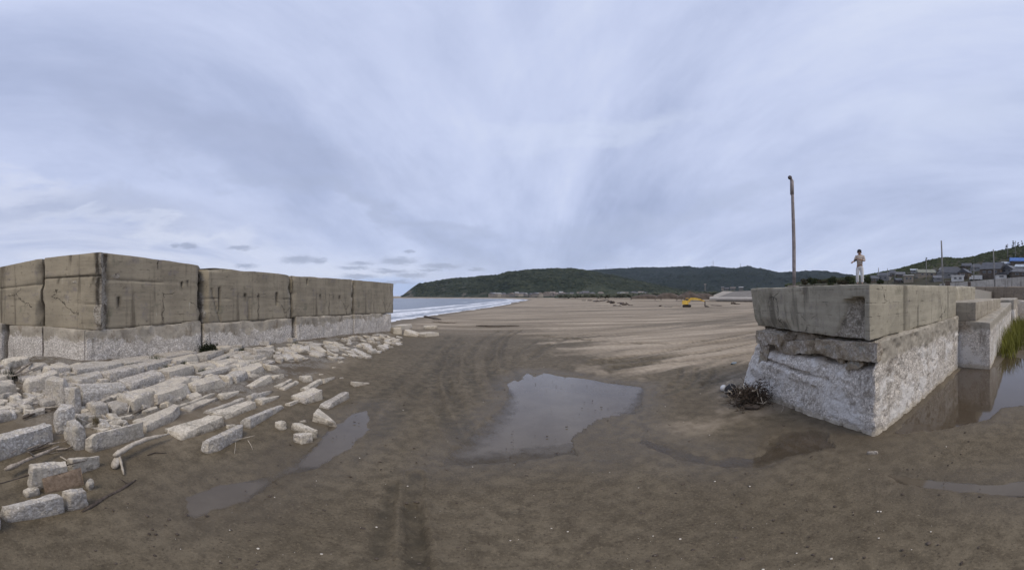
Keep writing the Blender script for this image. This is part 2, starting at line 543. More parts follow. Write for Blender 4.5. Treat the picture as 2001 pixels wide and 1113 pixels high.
# ------------------------------------------------------------------ ground sheet
def build_ground():
    fine = np.radians(np.linspace(-102, 102, 1150))
    back = np.radians(np.linspace(102, 258, 60)[1:-1])
    A = np.concatenate([fine, back])
    R = np.concatenate([[.02], np.geomspace(.35, 9000, 640)])
    na, nr = len(A), len(R)
    AA, RR = np.meshgrid(A, R, indexing='ij')
    X, Y = (RR * np.sin(AA)).ravel(), (RR * np.cos(AA)).ravel()
    D = RR.ravel()
    Z = base_ground(X, Y)
    mnd, s = mound(X, Y)
    near = D < 60
    # gentle undulation, trodden sand, wheel ruts
    und = fbm(X * .35, Y * .35, 0, 4, 3)
    Z += .022 * und * sstep(120, 40, D)
    hump = fbm(X * 2.2, Y * 2.2, 0, 4, 21)
    Z += .010 * hump * sstep(40, 12, D)
    grit = fbm(X * 9, Y * 9, 0, 3, 31)
    Z += .007 * grit * sstep(18, 6, D)
    # furrows on the graded beach further off
    ca, sa = math.cos(math.radians(20)), math.sin(math.radians(20))
    U, W = X * ca + Y * sa, -X * sa + Y * ca
    fur = fbm(U * .05, W * .55, 0, 4, 40)
    fur2 = fbm(U * .12, W * 1.6, 0, 3, 44)
    Z += (.05 * fur + .025 * fur2) * sstep(9, 30, D) * sstep(140, 60, D) * sstep(-7, -3, X + .25 * Y)
    far = fbm(X * .03, Y * .03, 0, 4, 50)
    Z += .25 * far * sstep(60, 200, D) * (X > -8)
    rut = np.zeros_like(X)
    idx = np.where((D < 26) & (AA.ravel() > -.8))[0]
    for pts, wd, dp in RUTS:
        dd = np.full(len(idx), 1e9)
        for i in range(len(pts) - 1):
            dd = np.minimum(dd, seg_dist(X[idx], Y[idx], pts[i], pts[i + 1])[0])
        dd = dd + .25 * wd * fbm(X[idx] * 3, Y[idx] * 3, 0, 3, 17)
        g = np.exp(-(dd / wd) ** 4) - .45 * np.exp(-((dd - 1.7 * wd) / (.5 * wd)) ** 2)
        g = g * np.clip(.75 + .8 * fbm(X[idx] * 1.1, Y[idx] * 1.1, wd * 50, 3, 18) + .35 * fbm(X[idx] * 11, Y[idx] * 11, 0, 2, 19), 0, 1.4)
        Z[idx] -= 2.0 * dp * g
        rut[idx] = np.maximum(rut[idx], np.clip(g, 0, 1))
    azd = np.degrees(AA.ravel())
    churn = sstep(8, 16, azd) * sstep(50, 40, azd) * sstep(7.5, 9.5, D) * sstep(40, 22, D)
    Z += churn * (.045 * fbm(U * .5, W * 1.6, 0, 4, 46) + .03 * (np.abs(fbm(U * 1.1, W * 2.6, 0, 4, 47)) - .25))
    # hollows that hold rain water
    wet = np.zeros_like(X)
    idx = np.where((D < 22) & (np.abs(AA.ravel()) < 1.8))[0]
    edge = fbm(X[idx] * 2.6, Y[idx] * 2.6, 0, 4, 61)
    for k, poly in PUDDLES.items():
        sdv = sdf(X[idx], Y[idx], poly) + (.10 if k not in ('pool', 'left') else .04) * edge + .05 * fbm(X[idx] * 8, Y[idx] * 8, 0, 3, 66)
        soft = .10 if k in ('centre', 'pool', 'strip') else .22
        zi = np.where(sdv < 1.0, np.maximum(Z[idx], -.006 + .004 * grit[idx]), Z[idx])
        dip = sstep(soft * .6, -soft * 1.6, sdv)
        Z[idx] = zi * (1 - dip) + (-.060 + .02 * hump[idx]) * dip
        wet[idx] = np.maximum(wet[idx], sstep(.9, 0, sdv))
    # sand dragged against the rubble
    Z += .03 * mnd * fbm(X * 1.3, Y * 1.3, 0, 3, 70)
    # dry sand mask
    az_ = np.degrees(AA.ravel())
    edge_d = np.interp(az_, [-95, -60, -32, -21, -8, 0, 6, 18, 28, 36, 43, 60, 100], [30, 26, 26, 24, 22.5, 22.5, 20, 15, 11.5, 10, 9.5, 14, 14])
    streak = fbm(U * .11, W * .9, 0, 5, 80, .6)
    dry = sstep(-.20, .32, (D - edge_d) / edge_d * 1.2 + streak * np.interp(az_, [-4, 14], [.14, .95]))
    streak2 = fbm(U * .030, W * .30, 0, 5, 90, .62)
    dry *= 1 - .75 * sstep(.05, .33, streak2) * sstep(12, 22, D) * sstep(200, 70, D) * sstep(-15, 3, az_)
    patches = sstep(.22, .48, fbm(X * .8, Y * .8, 0, 4, 95)) * sstep(3, 6, D) * (az_ > 5) * (az_ < 60) * .55
    dry = np.maximum(dry, patches * (1 - wet))
    sd_sea = np.where(D > 20, sdf(X, Y, SEA_POLY), 50)
    swash = sstep(5.5, 1.0, sd_sea)
    dry *= 1 - .75 * swash
    dry = np.maximum(dry, .45 * sstep(.04, .2, mnd))
    rub = sstep(.13, .24, mnd + .05 * fbm(X * 1.2, Y * 1.2, 0, 3, 71)) * (s < 6)
    Z += rub * (.05 * fbm(X * 3.5, Y * 3.5, 0, 4, 73) + .02 * grit)
    # faces
    i = np.arange(na)[:, None]
    j = np.arange(nr - 1)[None, :]
    i2 = (i + 1) % na
    F = np.stack([i * nr + j, i * nr + j + 1, i2 * nr + j + 1, i2 * nr + j], -1).reshape(-1, 4)
    me = mesh_from('beach', np.stack([X, Y, Z], 1), F[:, ::-1].copy())
    for nm, val in (('dry', dry), ('wet', wet), ('rut', rut), ('rub', rub)):
        at = me.attributes.new(nm, 'FLOAT', 'POINT')
        at.data.foreach_set('value', val.astype(np.float32))
    m, t, b = material('beach_sand')
    co = t.coord()
    big = t.noise(co, .6, 6, .6)
    mid = t.noise(co, 5, 6, .65)
    fine_ = t.noise(co, 34, 6, .78)
    speck = t.voro(co, 30)
    mud = t.mix(t.rng(big, .35, .65), (.118, .095, .063), (.164, .134, .090))
    mud = t.mix(t.rng(mid, .36, .66, 0, .85), mud, (.078, .062, .040))
    mud = t.mix(t.rng(fine_, .53, .66, 0, .55), mud, (.225, .182, .122))
    mud = t.mix(t.rng(fine_, .46, .36, 0, .8), mud, (.052, .038, .025))
    sandc = t.mix(t.rng(t.noise(t.mapping(co, (.05, .45, 1), (0, 0, math.radians(-20))), 1.0, 6, .65), .35, .68), (.205, .167, .120), (.43, .362, .278))
    sandc = t.mix(t.rng(mid, .38, .66, 0, .35), sandc, (.145, .113, .077))
    col = t.mix(t.attr('dry'), mud, sandc)
    col = t.mix(t.math('MULTIPLY', t.attr('rut'), t.rng(mid, .3, .7, .30, .70)), col, (.050, .042, .028))
    col = t.mix(t.math('MULTIPLY', t.attr('wet'), .25), col, (.095, .078, .058))
    rubc, rubh = aggregate_nodes(t, co, .40, (1.05, 1, .9))
    rubc = t.mix(t.rng(t.noise(co, 1.7, 5, .7), .44, .60), rubc, (.105, .083, .058))
    col = t.mix(t.attr('rub'), col, rubc)
    t.put(b.inputs['Base Color'], col)
    wetn = t.math('MULTIPLY', t.attr('wet'), t.rng(mid, .3, .7, .5, 1.0))
    t.put(b.inputs['Roughness'], t.rng(t.math('ADD', wetn, t.math('MULTIPLY', t.attr('dry'), -.6)), -.6, 1.0, .95, .40, False))
    b.inputs['Specular IOR Level'].default_value = .22
    hgt = t.math('ADD', t.math('MULTIPLY', mid, .6), t.math('ADD', t.math('MULTIPLY', fine_, .30), t.math('MULTIPLY', t.noise(co, 140, 3, .6), .12)))
    t.put(b.inputs['Normal'], t.bump(hgt, .85, .03))
    me.materials.append(m)
    o = bpy.data.objects.new('beach', me)
    C.objects.link(o)
    tag(o, 'wet brown sand flat with tyre ruts running out to the pale dry beach', 'beach', kind='structure')


build_ground()


# ------------------------------------------------------------------ rain water lying on the sand
def build_puddles():
    m, t, b = material('puddle_water')
    co = t.coord()
    n = t.noise(co, 1.3, 4, .6)
    silt_sheen = t.mix(t.rng(n, .35, .65), (.130, .108, .080), (.172, .146, .110))
    t.put(b.inputs['Base Color'], t.mix(t.attr('silt_sheen'), (.062, .046, .030), silt_sheen))
    b.inputs['Roughness'].default_value = .06
    b.inputs['IOR'].default_value = 1.43
    b.inputs['Specular IOR Level'].default_value = .5
    t.put(b.inputs['Normal'], t.bump(t.noise(t.mapping(co, (3, 5, 1)), 1.0, 3, .5), .03, .02))
    film = t.rng(t.math('ADD', t.attr('depth'), t.math('MULTIPLY', t.math('SUBTRACT', t.noise(co, 3.5, 5, .65), .5), .5)), .0, .5)
    tr = t.n('ShaderNodeBsdfTransparent').outputs[0]
    mx = t.n('ShaderNodeMixShader', {0: film, 1: tr, 2: b.outputs[0]}).outputs[0]
    t.t.links.new(mx, t.t.nodes['Material Output'].inputs['Surface'])
    names = {'centre': 'large muddy puddle reflecting the sky in the middle of the sand', 'band': 'shallow brown puddle stretching to the corner of the right concrete block',
             'strip': 'narrow strip of standing water near the right edge', 'pool': 'still pool along the foot of the right sea wall', 'left': 'shallow puddle beside the scattered stones on the left'}
    for pi_, (k, poly) in enumerate(PUDDLES.items()):
        P = np.array(poly)
        wz = WZ - .0022 * pi_
        c = P.mean(0)
        x0, y0 = P.min(0) - .5
        x1, y1 = P.max(0) + .5
        st = .12
        gx, gy = np.arange(x0, x1 + st, st), np.arange(y0, y1 + st, st)
        GX, GY = np.meshgrid(gx, gy, indexing='ij')
        ok = sdf(GX, GY, poly) < .42
        q = ok[:-1, :-1] & ok[1:, :-1] & ok[1:, 1:] & ok[:-1, 1:]
        ii, jj = np.where(q)
        ny = len(gy)
        F = np.stack([ii * ny + jj, (ii + 1) * ny + jj, (ii + 1) * ny + jj + 1, ii * ny + jj + 1], 1)
        used = np.unique(F)
        remap = -np.ones(GX.size, int)
        remap[used] = np.arange(len(used))
        V = np.stack([GX.ravel()[used], GY.ravel()[used], np.full(len(used), wz)], 1)
        o = obj('puddle', V, remap[F], m, None, (c[0], c[1], wz))
        vx, vy = V[:, 0], V[:, 1]
        dep = -sdf(vx, vy, poly)
        wid = np.interp(np.hypot(vx, vy), [3, 5.2, 6.5, 8.5, 9.5], [.6, 1.5, 1.4, .5, .10]) if k in ('centre', 'band') else (.16 if k in ('pool', 'strip') else .40)
        si = {'left': .5, 'centre': .55, 'band': .18, 'strip': .45, 'pool': .06}[k]  # pale share: silt, and on the strip the sky's reflection painted in
        if k == 'left':                               # barely wet neck between its two pools
            pxv = CX + K * np.arctan2(vx, vy)
            dep = dep - .20 * np.exp(-((pxv - 558) / 52) ** 2)
        at = o.data.attributes.new('silt_sheen', 'FLOAT', 'POINT')
        at.data.foreach_set('value', np.full(len(V), si, np.float32))
        at = o.data.attributes.new('depth', 'FLOAT', 'POINT')
        at.data.foreach_set('value', ((.15 if k == 'left' else .10) + np.clip(dep / wid, -.2, 1)).astype(np.float32))
        tag(o, names[k], 'puddle', kind='structure')


build_puddles()


# ------------------------------------------------------------------ the sea and its breakers
def build_sea():
    A = np.radians(np.linspace(-100, 14, 420))
    R = np.geomspace(9, 9000, 440)
    AA, RR = np.meshgrid(A, R, indexing='ij')
    X, Y = (RR * np.sin(AA)).ravel(), (RR * np.cos(AA)).ravel()
    s = -sdf(X, Y, SEA_POLY)                     # metres out from the water's edge
    wob = 1.6 * fbm(X * .06, Y * .06, 0, 3, 5) + .5 * fbm(X * .4, Y * .4, 0, 3, 8)
    q = s + wob * 1.4
    fl = fbm(X * .8, Y * .5, 0, 4, 15)
    foam = np.zeros_like(X)
    foam = np.maximum(foam, sstep(2.0, .5, np.abs(q - .8)) * .9)
    foam = np.maximum(foam, sstep(4.6, 1.2, np.abs(q - 7.5)) * (.75 + .5 * fl))
    foam = np.maximum(foam, sstep(3.4, .6, np.abs(q - 15.0)) * (.85 + .4 * fl))
    foam = np.maximum(foam, sstep(.05, .5, fl) * sstep(17, 3, q) * .75)
    foam = np.maximum(foam, sstep(1.2, .2, np.abs(q - 30 - 6 * fbm(X * .02, Y * .02, 0, 2, 9))) * sstep(.15, .5, fbm(X * .05, Y * .05, 0, 3, 77)))
    foam = np.where((Y > 400) | (X < -300), sstep(14, 3, np.abs(s - 6)) * .8, foam)
    Z = SEA + .10 * sstep(3.4, .2, np.abs(q - 15.0)) + .22 * sstep(3.0, .3, np.abs(q - 7.5)) + .06 * fbm(X * .25, Y * .12, 0, 3, 2)
    Z = np.where(RR.ravel() > 2500, SEA, Z)
    na, nr = len(A), len(R)
    i = np.arange(na - 1)[:, None]
    j = np.arange(nr - 1)[None, :]
    F = np.stack([i * nr + j, (i + 1) * nr + j, (i + 1) * nr + j + 1, i * nr + j + 1], -1).reshape(-1, 4)
    me = mesh_from('sea', np.stack([X, Y, Z], 1), F)
    at = me.attributes.new('foam', 'FLOAT', 'POINT')
    at.data.foreach_set('value', np.clip(foam, 0, 1).astype(np.float32))
    m, t, b = material('sea_water')
    co = t.coord()
    f = t.math('MULTIPLY', t.attr('foam'), t.rng(t.noise(co, 1.1, 5, .65), .28, .60, .45, 1.15))
    wcol = t.mix(t.rng(t.noise(t.mapping(co, (.02, .008, 1)), 1.0, 4, .6), .35, .65), (.125, .150, .185), (.165, .190, .225))
    t.put(b.inputs['Base Color'], t.mix(f, wcol, (.78, .80, .84)))
    t.put(b.inputs['Roughness'], t.math('MULTIPLY_ADD', f, .6, .28))
    t.put(b.inputs['Normal'], t.bump(t.noise(t.mapping(co, (.5, .22, 1)), 1.0, 5, .6), .9, .6))
    me.materials.append(m)
    o = bpy.data.objects.new('sea', me)
    C.objects.link(o)
    tag(o, 'grey blue sea with white breakers running up the beach', 'sea', kind='structure')


build_sea()


# ------------------------------------------------------------------ hills
def vegetation(name, dark, mid, light, scale, rock=None, tint=None):
    m, t, b = material(name)
    co = t.coord()
    n1 = t.noise(co, scale, 6, .65)
    n2 = t.noise(co, scale * 6, 4, .7)
    c = t.ramp(t.math('ADD', t.math('MULTIPLY', n1, .6), t.math('MULTIPLY', n2, .4)), [(.36, dark), (.50, mid), (.66, light)])
    if rock is not None:
        g = t.xyz(t.n('ShaderNodeNewGeometry').outputs['Normal'])[2]
        rk = t.math('MULTIPLY', t.attr('rock'), t.rng(t.noise(t.mapping(co, (1, 1, .35)), scale * 3, 5, .7), .48, .60))
        c = t.mix(rk, c, rock)
    t.put(b.inputs['Base Color'], c)
    cr = t.attr('crown')
    c = t.mix(t.rng(cr, .55, 1.0, 0, .55), c, light)
    c = t.mix(t.rng(cr, .35, .0, 0, .5), c, dark)
    t.put(b.inputs['Base Color'], c)
    b.inputs['Roughness'].default_value = .95
    b.inputs['Specular IOR Level'].default_value = .1
    return m


def hill(name, label, ridge, d_base, d_ridge, z_base, mat, relief, ncol=420, nrow=60, seed=0, rockf=None, crest=.012, back=1.5, base_px=None):
    """a hill whose skyline passes the listed picture positions at distance d_ridge(px), rising from d_base(px)"""
    rp = np.array(ridge, float)
    px = np.linspace(rp[0, 0], rp[-1, 0], ncol)
    py = np.interp(px, rp[:, 0], rp[:, 1])
    a = (px - CX) / K
    db = np.array([d_base(p) for p in px])
    dr = np.array([d_ridge(p) for p in px])
    zr = H + dr * np.tan((HY - py) / K)
    zb = np.array([z_base(p) if callable(z_base) else z_base for p in px])
    t = np.concatenate([np.linspace(0, 1, nrow), np.linspace(1, back, 14)[1:]])
    T, Ai = np.meshgrid(t, a, indexing='xy')      # shape (ncol, nt)
    Dm = db[:, None] + (dr - db)[:, None] * T
    prof = np.where(T <= 1, .30 * np.sin(np.clip(T, 0, 1) * PI / 2) + .70 * np.clip(T, 0, 1), 1 - .8 * np.clip((T - 1) / (back - 1), 0, 1) ** 1.5)
    Xh, Yh = Dm * np.sin(Ai), Dm * np.cos(Ai)
    Z = zb[:, None] + (zr - zb)[:, None] * prof
    hgt = np.maximum(zr - zb, .5)[:, None]
    sc_ = 1 / (relief[0])
    n = fbm(Xh * sc_, Yh * sc_, 0, 5, 100 + seed)
    ridg = 1 - np.abs(fbm(Xh * sc_ * .6, Yh * sc_ * .35, 0, 4, 140 + seed)) * 2
    env = np.clip(4 * T * np.clip(1 - T, 0, 1), 0, 1)
    Z += hgt * relief[1] * (n * .7 + (ridg - .5) * .6) * env
    Z += hgt * crest * fbm(Xh / 18, Yh / 18, 0, 3, 160 + seed) * np.clip(T * 3, 0, 1)
    P = np.stack([Xh, Yh, Z], -1)
    foot = P[:, :1].copy() * np.array((.93, .93, 1))
    foot[:, :, 2] = -3
    P2 = np.concatenate([foot, P], 1)             # a bank that ties the hill to the ground
    nt = P2.shape[1]
    i = np.arange(ncol - 1)[:, None]
    j = np.arange(nt - 1)[None, :]
    F = np.stack([i * nt + j, (i + 1) * nt + j, (i + 1) * nt + j + 1, i * nt + j + 1], -1).reshape(-1, 4)
    me = mesh_from(name, P2.reshape(-1, 3), F)
    if rockf is not None:
        at = me.attributes.new('rock', 'FLOAT', 'POINT')
        rk = np.array([[0.] + [rockf(p, tt) for tt in t] for p in px]).ravel()
        at.data.foreach_set('value', rk.astype(np.float32))
    me.materials.append(mat)
    o = bpy.data.objects.new(name, me)
    C.objects.link(o)
    tag(o, label, 'hill', kind='structure')
    return P, px, t


ICO_V = np.array([(0, 0, 1), (.894, 0, .447), (.276, .851, .447), (-.724, .526, .447), (-.724, -.526, .447), (.276, -.851, .447), (.724, .526, -.447), (-.276, .851, -.447), (-.894, 0, -.447), (-.276, -.851, -.447), (.724, -.526, -.447), (0, 0, -1)])
ICO_F = np.array([(0, 1, 2), (0, 2, 3), (0, 3, 4), (0, 4, 5), (0, 5, 1), (1, 6, 2), (2, 7, 3), (3, 8, 4), (4, 9, 5), (5, 10, 1), (6, 7, 2), (7, 8, 3), (8, 9, 4), (9, 10, 5), (10, 6, 1), (6, 11, 7), (7, 11, 8), (8, 11, 9), (9, 11, 10), (10, 11, 6)])


def crowns(name, label, cat, pts, rads, mat, rng, squash=.8, kind='stuff', sink=.45):
    """tree crowns of a wood that reads as one mass"""
    n = len(pts)
    pts = pts - np.outer(rads * sink, (0, 0, 1))
    V = ICO_V[None] * (1 + .45 * (rng.random((n, 12, 1)) - .5))
    V = V * rads[:, None, None] * np.array([1, 1, squash]) + pts[:, None, :]
    F = (ICO_F[None] + 12 * np.arange(n)[:, None, None]).reshape(-1, 3)
    o = obj(name, V.reshape(-1, 3), F, mat, None, None, False)
    at = o.data.attributes.new('crown', 'FLOAT', 'POINT')
    at.data.foreach_set('value', np.repeat(rng.random(n), 12).astype(np.float32))
    tag(o, label, cat, kind=kind)
    return o


def scatter_on(P, n, rng, tmin=.03, tmax=1.03, nrow=60):
    nc, nt = P.shape[:2]
    i = rng.random(n) * (nc - 1.001)
    j = (tmin + (tmax - tmin) * rng.random(n)) * (nrow - 1)
    i0, j0 = i.astype(int), np.minimum(j.astype(int), nt - 2)
    fi, fj = (i - i0)[:, None], (j - j0)[:, None]
    return (P[i0, j0] * (1 - fi) * (1 - fj) + P[i0 + 1, j0] * fi * (1 - fj) + P[i0, j0 + 1] * (1 - fi) * fj + P[i0 + 1, j0 + 1] * fi * fj), i0


def build_hills():
    veg_far = vegetation('far_wood', (.012, .018, .018), (.019, .028, .025), (.030, .041, .034), .02)
    veg_head = vegetation('headland_scrub', (.014, .022, .016), (.034, .044, .029), (.075, .085, .054), .02, (.19, .165, .14))
    veg_low = vegetation('foothill_scrub', (.028, .038, .026), (.052, .062, .042), (.090, .095, .068), .06)
    veg_near = vegetation('hillside_trees', (.017, .022, .012), (.034, .042, .021), (.066, .074, .036), .12)
    # the long wooded ridge at the back
    ridge = [(1060, 560), (1100, 536), (1135, 528), (1170, 526.5), (1200, 526), (1225, 525), (1240, 523.5), (1265, 522), (1300, 522), (1330, 520.5), (1346, 519.5), (1356, 522), (1370, 523), (1380, 520.5), (1400, 520.3), (1420, 524), (1440, 525.5), (1455, 522.3), (1466, 522.5), (1480, 526), (1500, 530.5), (1520, 534), (1545, 535), (1565, 533.5), (1590, 531.5), (1615, 531), (1640, 534), (1680, 540), (1720, 541), (1790, 545), (1900, 550), (2100, 552)]
    P, px, t = hill('ridge_hills', 'long dark wooded ridge along the horizon', ridge, lambda p: 1000, lambda p: 2300, 2, veg_far, (260, .30), seed=1)
    pts, _ = scatter_on(P, 9000, np.random.default_rng(2))
    crowns('ridge_forest', 'dark forest covering the long ridge behind the beach', 'forest', pts, 4 + 10 * np.random.default_rng(3).random(9000) ** 1.8, veg_far, np.random.default_rng(4))
    # the headland dropping to the sea on its left
    head = [(783, 577.5), (788, 575.5), (795, 570), (805, 562), (813, 556.5), (822, 553.5), (840, 551), (850, 549), (870, 545), (890, 543), (915, 541.5), (940, 539), (955, 537.5), (972, 537), (982, 534), (990, 531), (1010, 529), (1030, 528), (1050, 527), (1070, 525), (1085, 524), (1100, 525), (1115, 523), (1128, 525), (1150, 529), (1180, 534), (1215, 541), (1260, 551), (1310, 562), (1380, 572)]

    def rockf(p, tt):
        r = np.exp(-((p - 795) / 16) ** 2) * 1.4 + .55 * np.exp(-((p - 862) / 22) ** 2) * (.2 < tt < .85) + .6 * np.exp(-((p - 908) / 8) ** 2) * (tt < .7) + .45 * (p < 960) * (tt < .22)
        return float(min(r, 1.2))
    P, px, t = hill('headland', 'dark green headland with bare cliffs dropping into the sea', head, lambda p: np.interp(p, [783, 860, 1100, 1380], [880, 760, 560, 600]), lambda p: np.interp(p, [783, 860, 1100, 1380], [900, 960, 980, 900]), -1.0, veg_head, (120, .34), seed=5, rockf=rockf)
    rg = np.random.default_rng(6)
    pts, i0 = scatter_on(P, 9000, rg, .12)
    keep = (px[i0] > 815) & ~((np.abs(px[i0] - 862) < 20) & (rg.random(9000) < .45)) & ~((np.abs(px[i0] - 908) < 5) & (rg.random(9000) < .8))
    pts = pts[keep]
    wood = vegetation('headland_wood', (.011, .016, .012), (.025, .032, .022), (.060, .068, .044), .02)
    crowns('headland_forest', 'dark green wood covering the headland', 'forest', pts, 2.0 + 5.5 * rg.random(len(pts)) ** 1.8, wood, rg)
    # pale scrubby rise at the foot of the ridge
    foot = [(1085, 577), (1110, 573), (1135, 569), (1148, 562), (1160, 558.5), (1172, 558), (1184, 561), (1196, 565), (1212, 566.5), (1232, 569), (1262, 572), (1300, 575)]
    P, px, t = hill('foothill', 'low pale green scrubby rise at the back of the beach', foot, lambda p: 470, lambda p: 540, .2, veg_low, (30, .4), ncol=160, nrow=24, seed=9)
    rg = np.random.default_rng(8)
    pts, _ = scatter_on(P, 700, rg, .05, 1.0, 24)
    crowns('foothill_scrub', 'pale green scrub growing on the low rise behind the beach', 'scrub', pts, .8 + 1.6 * rg.random(700), veg_low, rg)
    # the near hillside with the village on it
    near = [(1540, 556), (1580, 551), (1610, 547), (1640, 544), (1665, 541), (1690, 538), (1712, 534), (1735, 529.5), (1757, 525), (1780, 518.5), (1800, 512.5), (1820, 507), (1835, 504), (1850, 503), (1868, 504.5), (1885, 504), (1905, 500.5), (1920, 495.5), (1935, 492), (1950, 490), (1970, 486), (1985, 482), (2001, 480.5), (2060, 475), (2140, 471)]
    db = lambda p: np.interp(p, [1540, 1600, 1800, 2140], [200, 190, 165, 130])
    zb = lambda p: H + db(p) * 21.5 / K
    veg_soil = vegetation('village_ground', (.045, .042, .030), (.075, .070, .048), (.13, .12, .09), .10)
    P, px, t = hill('village_hillside', 'green hillside rising behind the village roofs', near, db, lambda p: np.interp(p, [1540, 1600, 1800, 2140], [260, 300, 340, 300]), zb, veg_soil, (40, .06), ncol=260, nrow=40, seed=12, crest=.004)
    rg = np.random.default_rng(10)
    pts, i0 = scatter_on(P, 9000, rg, .10, 1.06, 40)
    tt_ = rg.random(9000)
    topz = P[i0, 39, 2]
    frac = (pts[:, 2] - P[i0, 0, 2]) / np.maximum(topz - P[i0, 0, 2], .1)
    keep = tt_ < np.clip((frac - .30) * 2.4, .10, 1)
    pts = pts[keep]
    crowns('hillside_wood', 'green wood along the top of the hillside behind the village', 'wood', pts, .9 + 1.7 * rg.random(len(pts)), veg_near, rg)
    return P, px


HILL_P, HILL_PX = build_hills()


# ------------------------------------------------------------------ concrete
def mat_formed(name, base=(.245, .215, .175), dark=(.12, .10, .08), board=.24):
    """weathered cast concrete with board marks, rain streaks and lichen"""
    m, t, b = material(name)
    co = t.coord()
    x, y, z = t.xyz(co)[:3]
    n1 = t.noise(co, .9, 6, .62)
    n2 = t.noise(co, 6, 6, .7)
    n3 = t.noise(co, 38, 4, .7)
    lines = t.math('PINGPONG', t.math('ADD', t.math('MULTIPLY', z, 1 / board), t.math('MULTIPLY', n1, .25)), .5)
    line = t.math('MULTIPLY', t.rng(lines, .06, .0), t.rng(n2, .46, .64, 0, .42))
    streak = t.noise(t.mapping(co, (4.5, 4.5, .28)), 1.0, 6, .65)
    lay = t.noise(t.mapping(co, (.5, .5, 7)), 1.0, 5, .65)
    c = t.mix(t.rng(n1, .34, .66), tuple(q * .84 for q in base), tuple(q * 1.16 for q in base))
    c = t.mix(t.rng(lay, .42, .66, 0, .5), c, tuple(q * 1.30 for q in base))
    c = t.mix(t.rng(streak, .56, .76, 0, .6), c, dark)
    c = t.mix(t.rng(t.noise(co, 2.3, 5, .7), .55, .70, 0, .55), c, (.21, .185, .185))
    c = t.mix(t.rng(t.noise(t.mapping(co, (1, 1, 1), (0, 0, 0), (5, 2, 7)), 1.5, 5, .7), .56, .72, 0, .6), c, (.155, .150, .105))
    c = t.mix(t.rng(n2, .56, .74, 0, .7), c, dark)
    c = t.mix(line, c, tuple(q * .6 for q in dark))
    stn = t.noise(t.mapping(co, (2.2, 2.2, .16), (0, 0, 0), (3, 9, 0)), 1.0, 6, .6)
    c = t.mix(t.rng(stn, .55, .66, 0, .7), c, tuple(q * .75 for q in dark))
    wv = t.n('ShaderNodeVectorMath', {0: co, 1: t.n('ShaderNodeVectorMath', {0: t.noise(co, 1.8, 5, .7, 0, True), 1: (.5, .5, .5)}, operation='MULTIPLY').outputs[0]}, operation='ADD').outputs[0]
    ck = t.math('MULTIPLY', t.rng(t.voro(wv, .75, 'Distance', 'DISTANCE_TO_EDGE'), .010, .002), t.rng(t.noise(co, .8, 3), .50, .56))
    c = t.mix(t.math('MULTIPLY', ck, .85), c, tuple(q * .35 for q in dark))
    eff = t.math('MULTIPLY', t.rng(t.noise(t.mapping(co, (14, 14, 2.5)), 1.0, 4, .7), .62, .68), t.rng(t.noise(co, .7, 3), .52, .60))
    c = t.mix(t.math('MULTIPLY', eff, .7), c, (.55, .51, .43))
    ac, ah = aggregate_nodes(t, co, .82, (1.03, .98, .86))
    scf = t.rng(t.math('ADD', t.attr('scar'), t.math('MULTIPLY', t.math('SUBTRACT', t.noise(co, 6, 5, .7), .5), .7)), .35, .55)
    ac = t.mix(t.rng(t.noise(co, 3.3, 5, .7), .50, .62, 0, .8), ac, dark)
    c = t.mix(scf, c, ac)
    c = t.mix(t.math('MULTIPLY', t.attr('stain'), t.rng(n2, .25, .55, .6, 1.0)), c, tuple(q * .30 for q in dark))
    c = t.mix(t.rng(n3, .62, .78, 0, .6), c, tuple(q * 1.6 for q in base))
    c = t.mix(t.rng(n3, .36, .24, 0, .6), c, dark)
    t.put(b.inputs['Base Color'], c)
    h = t.math('ADD', t.math('ADD', t.math('MULTIPLY', n2, .6), t.math('MULTIPLY', ck, -2.0)), t.math('ADD', t.math('MULTIPLY', n3, .3), t.math('MULTIPLY', line, -1.2)))
    h = t.math('ADD', h, t.math('MULTIPLY', t.math('MULTIPLY', scf, ah), 1.2))
    t.put(b.inputs['Normal'], t.bump(h, .7, .025))
    return m


def mat_aggregate(name, zline=None, zfade=.12, tone=1.0, base=(.37, .33, .265)):
    """rough aggregate; above height zline (object space) the smooth cast skin is still there"""
    m, t, b = material(name)
    co = t.coord()
    c, h = aggregate_nodes(t, co, tone * 1.2, (1.03, 1.0, .94))
    stain = t.noise(t.mapping(co, (3, 3, .5)), 1.0, 5, .7)
    c = t.mix(t.rng(t.noise(co, 1.5, 7, .75), .53, .64, 0, .55), c, (.33, .295, .25))
    c = t.mix(t.rng(stain, .54, .70, 0, .7), c, (.19, .16, .125))
    s = .75
    if zline is not None:
        z = t.xyz(co)[2]
        zz_ = t.math('ADD', z, t.math('MULTIPLY', t.math('SUBTRACT', t.noise(co, 1.6, 7, .72), .5), 1.25 if zline < 1.3 else .7))
        skin = t.rng(zz_, zline - zfade, zline + zfade)
        n1 = t.noise(co, 2, 6, .7)
        sk = t.mix(t.rng(n1, .35, .65), tuple(q * .72 for q in base), tuple(q * 1.1 for q in base))
        sk = t.mix(t.rng(t.noise(co, 9, 5, .7), .55, .72, 0, .7), sk, (.13, .115, .09))
        sk = t.mix(t.rng(t.noise(t.mapping(co, (1, 1, .5)), 2.6, 6, .72), .54, .66, 0, .7), sk, (.19, .15, .105))
        c = t.mix(skin, c, sk)
        h = t.math('MULTIPLY', h, t.math('MULTIPLY_ADD', skin, -.8, 1.0))
    t.put(b.inputs['Base Color'], c)
    t.put(b.inputs['Normal'], t.bump(h, s, .045))
    return m


